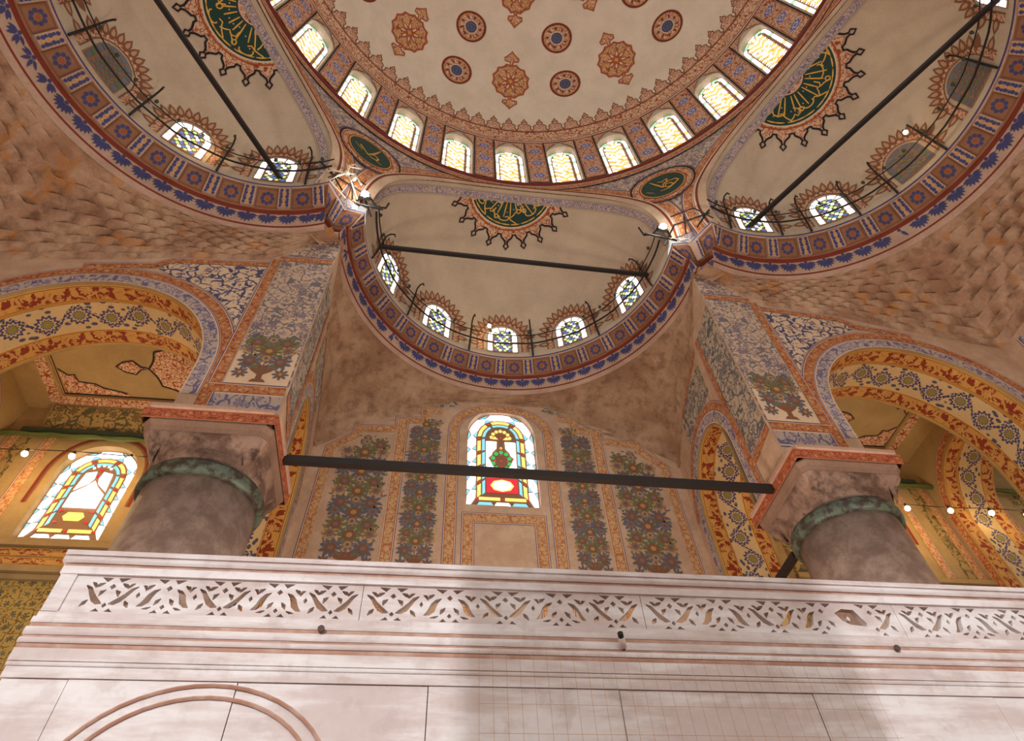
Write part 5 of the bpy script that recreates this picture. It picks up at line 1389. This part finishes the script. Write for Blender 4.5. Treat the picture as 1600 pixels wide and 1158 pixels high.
for s in (-1, 1):
    mb = MB()
    mb.tube([(s*5.0, 9.75, 19.3), (s*5.35, 9.25, 19.95), (s*6.35, 8.55, 19.7)], 0.03, 6); mb.tube([(s*5.6, 9.2, 19.3), (s*5.75, 9.0, 20.4), (s*6.2, 8.8, 20.9)], 0.03, 6)
    mb.tube([(s*6.3, 8.5, 19.2), (s*6.0, 8.7, 20.3), (s*5.2, 9.3, 20.5)], 0.025, 6)
    mb.tube([(s*5.9, 8.9, 19.25), (s*6.35, 8.6, 19.9), (s*6.8, 8.5, 20.4)], 0.03, 6)
    thing_mesh(mb, 'iron_strut', [M_iron], 'crossed dark iron struts standing on the %s corner of the cornice' % ('left' if s < 0 else 'right'), 'strut')
mb = MB()
J = Vector((-5.86, 8.62, 19.95))
for P in (((-5.9, 8.5, 20.3), (-6.2, 8.9, 21.6), (-6.2, 8.55, 22.9)), ((-5.85, 8.5, 20.3), (-5.75, 8.95, 21.6), (-5.6, 9.0, 22.9)), ((-5.8, 8.5, 20.2), (-5.5, 9.05, 21.4), (-5.15, 9.15, 22.7))):
    mb.tube([J]+[Vector(p) for p in P], 0.022, 5)
for P in (((-6.3, 8.55, 19.9), (-6.9, 8.75, 19.95)), ((-6.1, 8.6, 19.6), (-6.28, 8.62, 19.25), (-5.8, 9.15, 19.2)), ((-5.7, 8.75, 19.7), (-5.45, 9.2, 19.3)), ((-5.6, 8.6, 19.9), (-5.35, 8.8, 19.6))):
    mb.tube([J]+[Vector(p) for p in P], 0.03, 5)
thing_mesh(mb, 'cable_bunch', [M_cable], 'tangle of ivory cables fanning up from the left corner of the cornice', 'cable')
for p, l in (((-5.86, 8.62, 19.95), 'upper round ivory junction ball in the cable tangle'), ((-5.6, 8.62, 19.62), 'lower round ivory junction ball in the cable tangle')):
    mb = MB(); mb.ball((0, 0, 0), 0.10, 12); o = thing_mesh(mb, 'junction_ball', [M_cable], l, 'ball', None, True); o.location = p

# ================================================================== MARBLE LOGE
YM = 4.0; X0, X1 = -4.72, 6.4; TOPZ = 2.66
lg = empty('marble_loge', (X0, YM, -1.65), 0, 'white marble loge with pierced parapet band and moulded strings across the foot of the view', 'balcony')
def L(p): return (p[0]-X0, p[1]-YM, p[2]+1.65)
def lbox(name, a, b, mt, uvs=1.0):
    mb = MB(); a, b = L(a), L(b); mb.box(a, b); return mb.build(name, [mt], lg)
# profile strings: (z0, z1, projection)
def strip(name, z0, z1, pr, mt, round_=0.0):
    n = 6 if round_ else 1; V = []; UV = []
    zs = [(z0+(z1-z0)*i/n) for i in range(n+1)]
    prof = [(YM+0.09, z0)]+[(YM-pr-round_*sin(pi*i/n), z) for i, z in enumerate(zs)]+[(YM+0.09, z1)]
    m_ = len(prof); xs = [X0-(pr+round_)*0.8, X1]
    for x in xs:
        for y, z in prof: V.append(L((x, y, z))); UV.append((x, z))
    Fc = [(j, m_+j, m_+j+1, j+1) for j in range(m_-1)]+[tuple(range(m_))]
    return mesh(name, V, Fc, mt, uvs=UV, parent=lg)
for a in ((2.625, 2.66, 0.035, M_marble, 0.0), (2.575, 2.625, 0.02, M_marble, 0.012), (2.555, 2.573, 0.008, M_marbler, 0.0), (2.50, 2.555, 0.012, M_marble, 0.0)): strip('coping_moulding', *a)
for a in ((2.205, 2.243, 0.004, M_marble, 0.0), (2.166, 2.204, 0.012, M_marble, 0.004), (2.140, 2.164, 0.010, M_marbler, 0.0), (2.088, 2.138, 0.016, M_marble, 0.006), (2.072, 2.086, 0.013, M_marbler, 0.0), (2.037, 2.070, 0.020, M_marble, 0.005), (2.008, 2.035, 0.014, M_marbler, 0.003), (1.932, 2.006, 0.018, M_marble, 0.0), (1.905, 1.930, 0.012, M_marble, 0.004), (1.84, 1.903, 0.008, M_marble, 0.0)): strip('string_moulding', *a)
# slabs of the front below
xs = [X0, -4.36, -3.42, -2.30, -1.10, 0.2, 1.5, 2.8, 4.1, 5.3, X1]
for i, (a, b) in enumerate(zip(xs, xs[1:])):
    mb = MB(); mb.box(L((a+.003, YM+(0.0 if i % 2 else 0.004), 1.24)), L((b-.003, YM+.09, 1.836))); mb.build('wall_slab', [M_marble], lg)
    mb = MB(); mb.box(L((a+.003, YM+(0.004 if i % 2 else 0.0), 0.2)), L((b-.003, YM+.09, 1.235))); mb.build('wall_slab', [M_marble], lg)
lbox('core', (X0+.01, YM+.02, -1.65), (X1, YM+.4, 2.19), M_joint)
lbox('side_wall', (X0, YM+.40, -1.65), (X0+.12, 7.2, 2.2), M_marble); lbox('loge_floor', (X0+.1, YM+.3, 2.0), (X1, 7.2, 2.18), M_marble)
lbox('lower_wall', (X0+.003, YM, -1.65), (X1, YM+.1, 0.2), M_marble)
# a shallow carved arch on the slabs
mb = MB()
for rr in (0.62, 0.70): mb.tube([L((-3.55+rr*cos(pi*k/24)*1.1, YM-.004, 1.22+rr*0.85*sin(pi*k/24))) for k in range(25)], 0.012, 6)
mb.build('carved_arch', [M_marbler], lg)
# pierced panels cut from curves
def taper(P, W):
    n = len(P); Lf = []; Rt = []
    for i in range(n):
        a, b = P[max(0, i-1)], P[min(n-1, i+1)]; dx, dy = b[0]-a[0], b[1]-a[1]; l = sqrt(dx*dx+dy*dy) or 1
        Lf.append((P[i][0]-dy/l*W[i]/2, P[i][1]+dx/l*W[i]/2)); Rt.append((P[i][0]+dy/l*W[i]/2, P[i][1]-dx/l*W[i]/2))
    return Lf+Rt[::-1]
BH = 0.255; ZB0 = 2.245; MOD = 0.35
def module(flip, rnd):
    S = []
    j = lambda a: a+rnd.uniform(-.003, .003)
    for sx in (-1, 1):
        S.append([(sx*j(.016), .243), (sx*j(.092), .246), (sx*j(.080), .236), (sx*j(.044), .212)])
        S.append([(sx*j(.016), .010), (sx*j(.066), .008), (sx*j(.038), .032)])
        if not flip:
            S.append(taper([(sx*.052, .176), (sx*.080, .158), (sx*.100, .128), (sx*.112, .090), (sx*.135, .064), (sx*.160, .052)], [.006, .028, .040, .044, .030, .005]))
            S.append(taper([(sx*.098, .204), (sx*.124, .188), (sx*.140, .168), (sx*.150, .190), (sx*.168, .196)], [.008, .028, .022, .022, .006]))
            S.append(taper([(sx*.026, .110), (sx*.046, .088), (sx*.058, .062)], [.006, .030, .006]))
            S.append(taper([(sx*.068, .050), (sx*.092, .040), (sx*.12, .036)], [.006, .018, .005]))
        else:
            S.append(taper([(sx*.162, .186), (sx*.132, .166), (sx*.108, .130), (sx*.078, .092), (sx*.048, .070), (sx*.020, .062)], [.008, .026, .030, .040, .034, .005]))
            S.append(taper([(sx*.054, .206), (sx*.082, .192), (sx*.100, .180), (sx*.116, .198), (sx*.134, .208)], [.008, .028, .024, .022, .006]))
            S.append(taper([(sx*.030, .158), (sx*.052, .142), (sx*.060, .112)], [.006, .030, .008]))
            S.append(taper([(sx*.112, .086), (sx*.128, .064), (sx*.146, .040)], [.008, .030, .006]))
    S.append([(0, .202), (.020, .182), (0, .160), (-.020, .182)])
    S.append([(0, .070), (.016, .052), (0, .034), (-.016, .052)])
    return S
EDG = [(-.175, .190), (-.160, .172), (-.175, .150), (-.190, .172)]
joints = [X0, -2.78, -0.83, 1.12, 3.07, 5.02, X1]
rnd = random.Random(9)
for pi_, (a, b) in enumerate(zip(joints, joints[1:])):
    cu = bpy.data.curves.new('pierced', 'CURVE'); cu.dimensions = '2D'; cu.fill_mode = 'BOTH'; cu.extrude = 0.022
    def spl(P):
        sp = cu.splines.new('POLY'); sp.points.add(len(P)-1)
        for i, p in enumerate(P): sp.points[i].co = (p[0], p[1], 0, 1)
        sp.use_cyclic_u = True
    spl([(a+.002, ZB0), (b-.002, ZB0), (b-.002, ZB0+BH), (a+.002, ZB0+BH)])
    x_a = a+0.015 if a > X0 else a+0.17; n_m = int(round((b-0.015-x_a)/MOD)); md = (b-0.015-x_a)/n_m; x = x_a+md/2
    while x < b-0.05:
        hole = abs(x-0.72) < MOD/2 and False
        for P in module(int((x-x_a)/md) % 2 == 0, rnd):
            Q = [(x+p*md/MOD*0.985, ZB0+q) for p, q in P]
            if any(0.86 > q[0] > 0.60 and q[1] < ZB0+.2 for q in Q): continue
            spl(Q)
        if x+md/2+0.03 < b-0.02:
            xm = x+md/2; spl([(xm, ZB0+.150), (xm+.014, ZB0+.128), (xm, ZB0+.106), (xm-.014, ZB0+.128)])
        x += md
    if a < 0.7 < b: spl([(.63, ZB0+.17), (.70, ZB0+.205), (.79, ZB0+.20), (.85, ZB0+.10), (.84, ZB0+.075), (.72, ZB0+.085), (.67, ZB0+.11)])
    tmp = bpy.data.objects.new('tmp', cu); COL.objects.link(tmp)
    dg = bpy.context.evaluated_depsgraph_get(); me = bpy.data.meshes.new_from_object(tmp.evaluated_get(dg)); bpy.data.objects.remove(tmp)
    for v in me.vertices:
        x_, z_, e_ = v.co; v.co = (x_-X0, YM+0.03+e_-YM, z_+1.65)
    me.materials.clear(); me.materials.append(M_marble)
    uvl = me.uv_layers.new(name='UVMap') if not me.uv_layers else me.uv_layers[0]
    for l_ in me.loops: c = me.vertices[l_.vertex_index].co; uvl.data[l_.index].uv = (c.x, c.z)
    o = link('pierced_panel', me, lg)
# end pilaster of the parapet at its left corner
lbox('end_post', (X0, YM-.004, 2.24), (X0+.10, YM+.09, 2.505), M_marble)
# fixings: a drain hole, bolt and a small camera
for x, z, l in ((-3.00, 2.16, 'dark round drain hole in the marble under the left pierced panel'), (0.95, 2.14, 'dark round drain hole in the marble under the broken pierced panel')):
    mb = MB(); mb.tube([(x, YM-.034, z), (x, YM-.045, z)], 0.022, 12); thing_mesh(mb, 'drain_hole', [M_joint], l, 'hole')
o = empty('surveillance_camera', (-1.05, YM-.05, 2.13), 0, 'small white bullet camera with grey snout on the marble moulding', 'camera')
mb = MB(); mb.tube([(.02, .02, -.03), (-.005, -.04, 0.005)], 0.022, 12); mb.build('housing', [P_white], o, True)
mb = MB(); mb.tube([(-.004, -.038, .004), (-.016, -.066, .018)], 0.019, 12); mb.build('lens', [M_iron], o)
mb = MB(); mb.tube([(.02, .02, -.03), (.03, .05, -.04)], 0.010, 8); mb.build('mount', [P_dred], o)
# grid of thin ochre lines in front of the middle part of the loge
mb = MB()
x = -2.0
while x < 0.62:
    mb.tube([(x, YM-.10, 2.02), (x+0.004, YM-.10, 1.2)], 0.0010, 4, caps=False); x += 0.086
for z in (1.86, 1.70, 1.54, 1.38, 1.22): mb.tube([(-2.0, YM-.10, z), (0.62, YM-.10, z)], 0.0010, 4, caps=False)
thing_mesh(mb, 'line_grid', [P_ochre], 'grid of thin ochre lines before the middle of the loge front', 'grid')
# unseen pillar added to block the spot and shape the shadow on the loge
hp = empty('shade_pillar', (-6.13, -7.6, -1.65), 0, 'slim unseen pillar added behind the viewer to shade the marble loge', 'pillar')
loft('shaft', [(0.3, 0.55, 0), (9.0, 0.50, 0)], [M_marble], hp, 32); loft('base', [(0, 0.8, 1), (0.3, 0.8, 1)], [M_marble], hp, 32); loft('capital', [(9.0, 0.52, 0), (9.5, 0.75, 1), (9.7, 0.75, 1)], [M_marble], hp, 32)
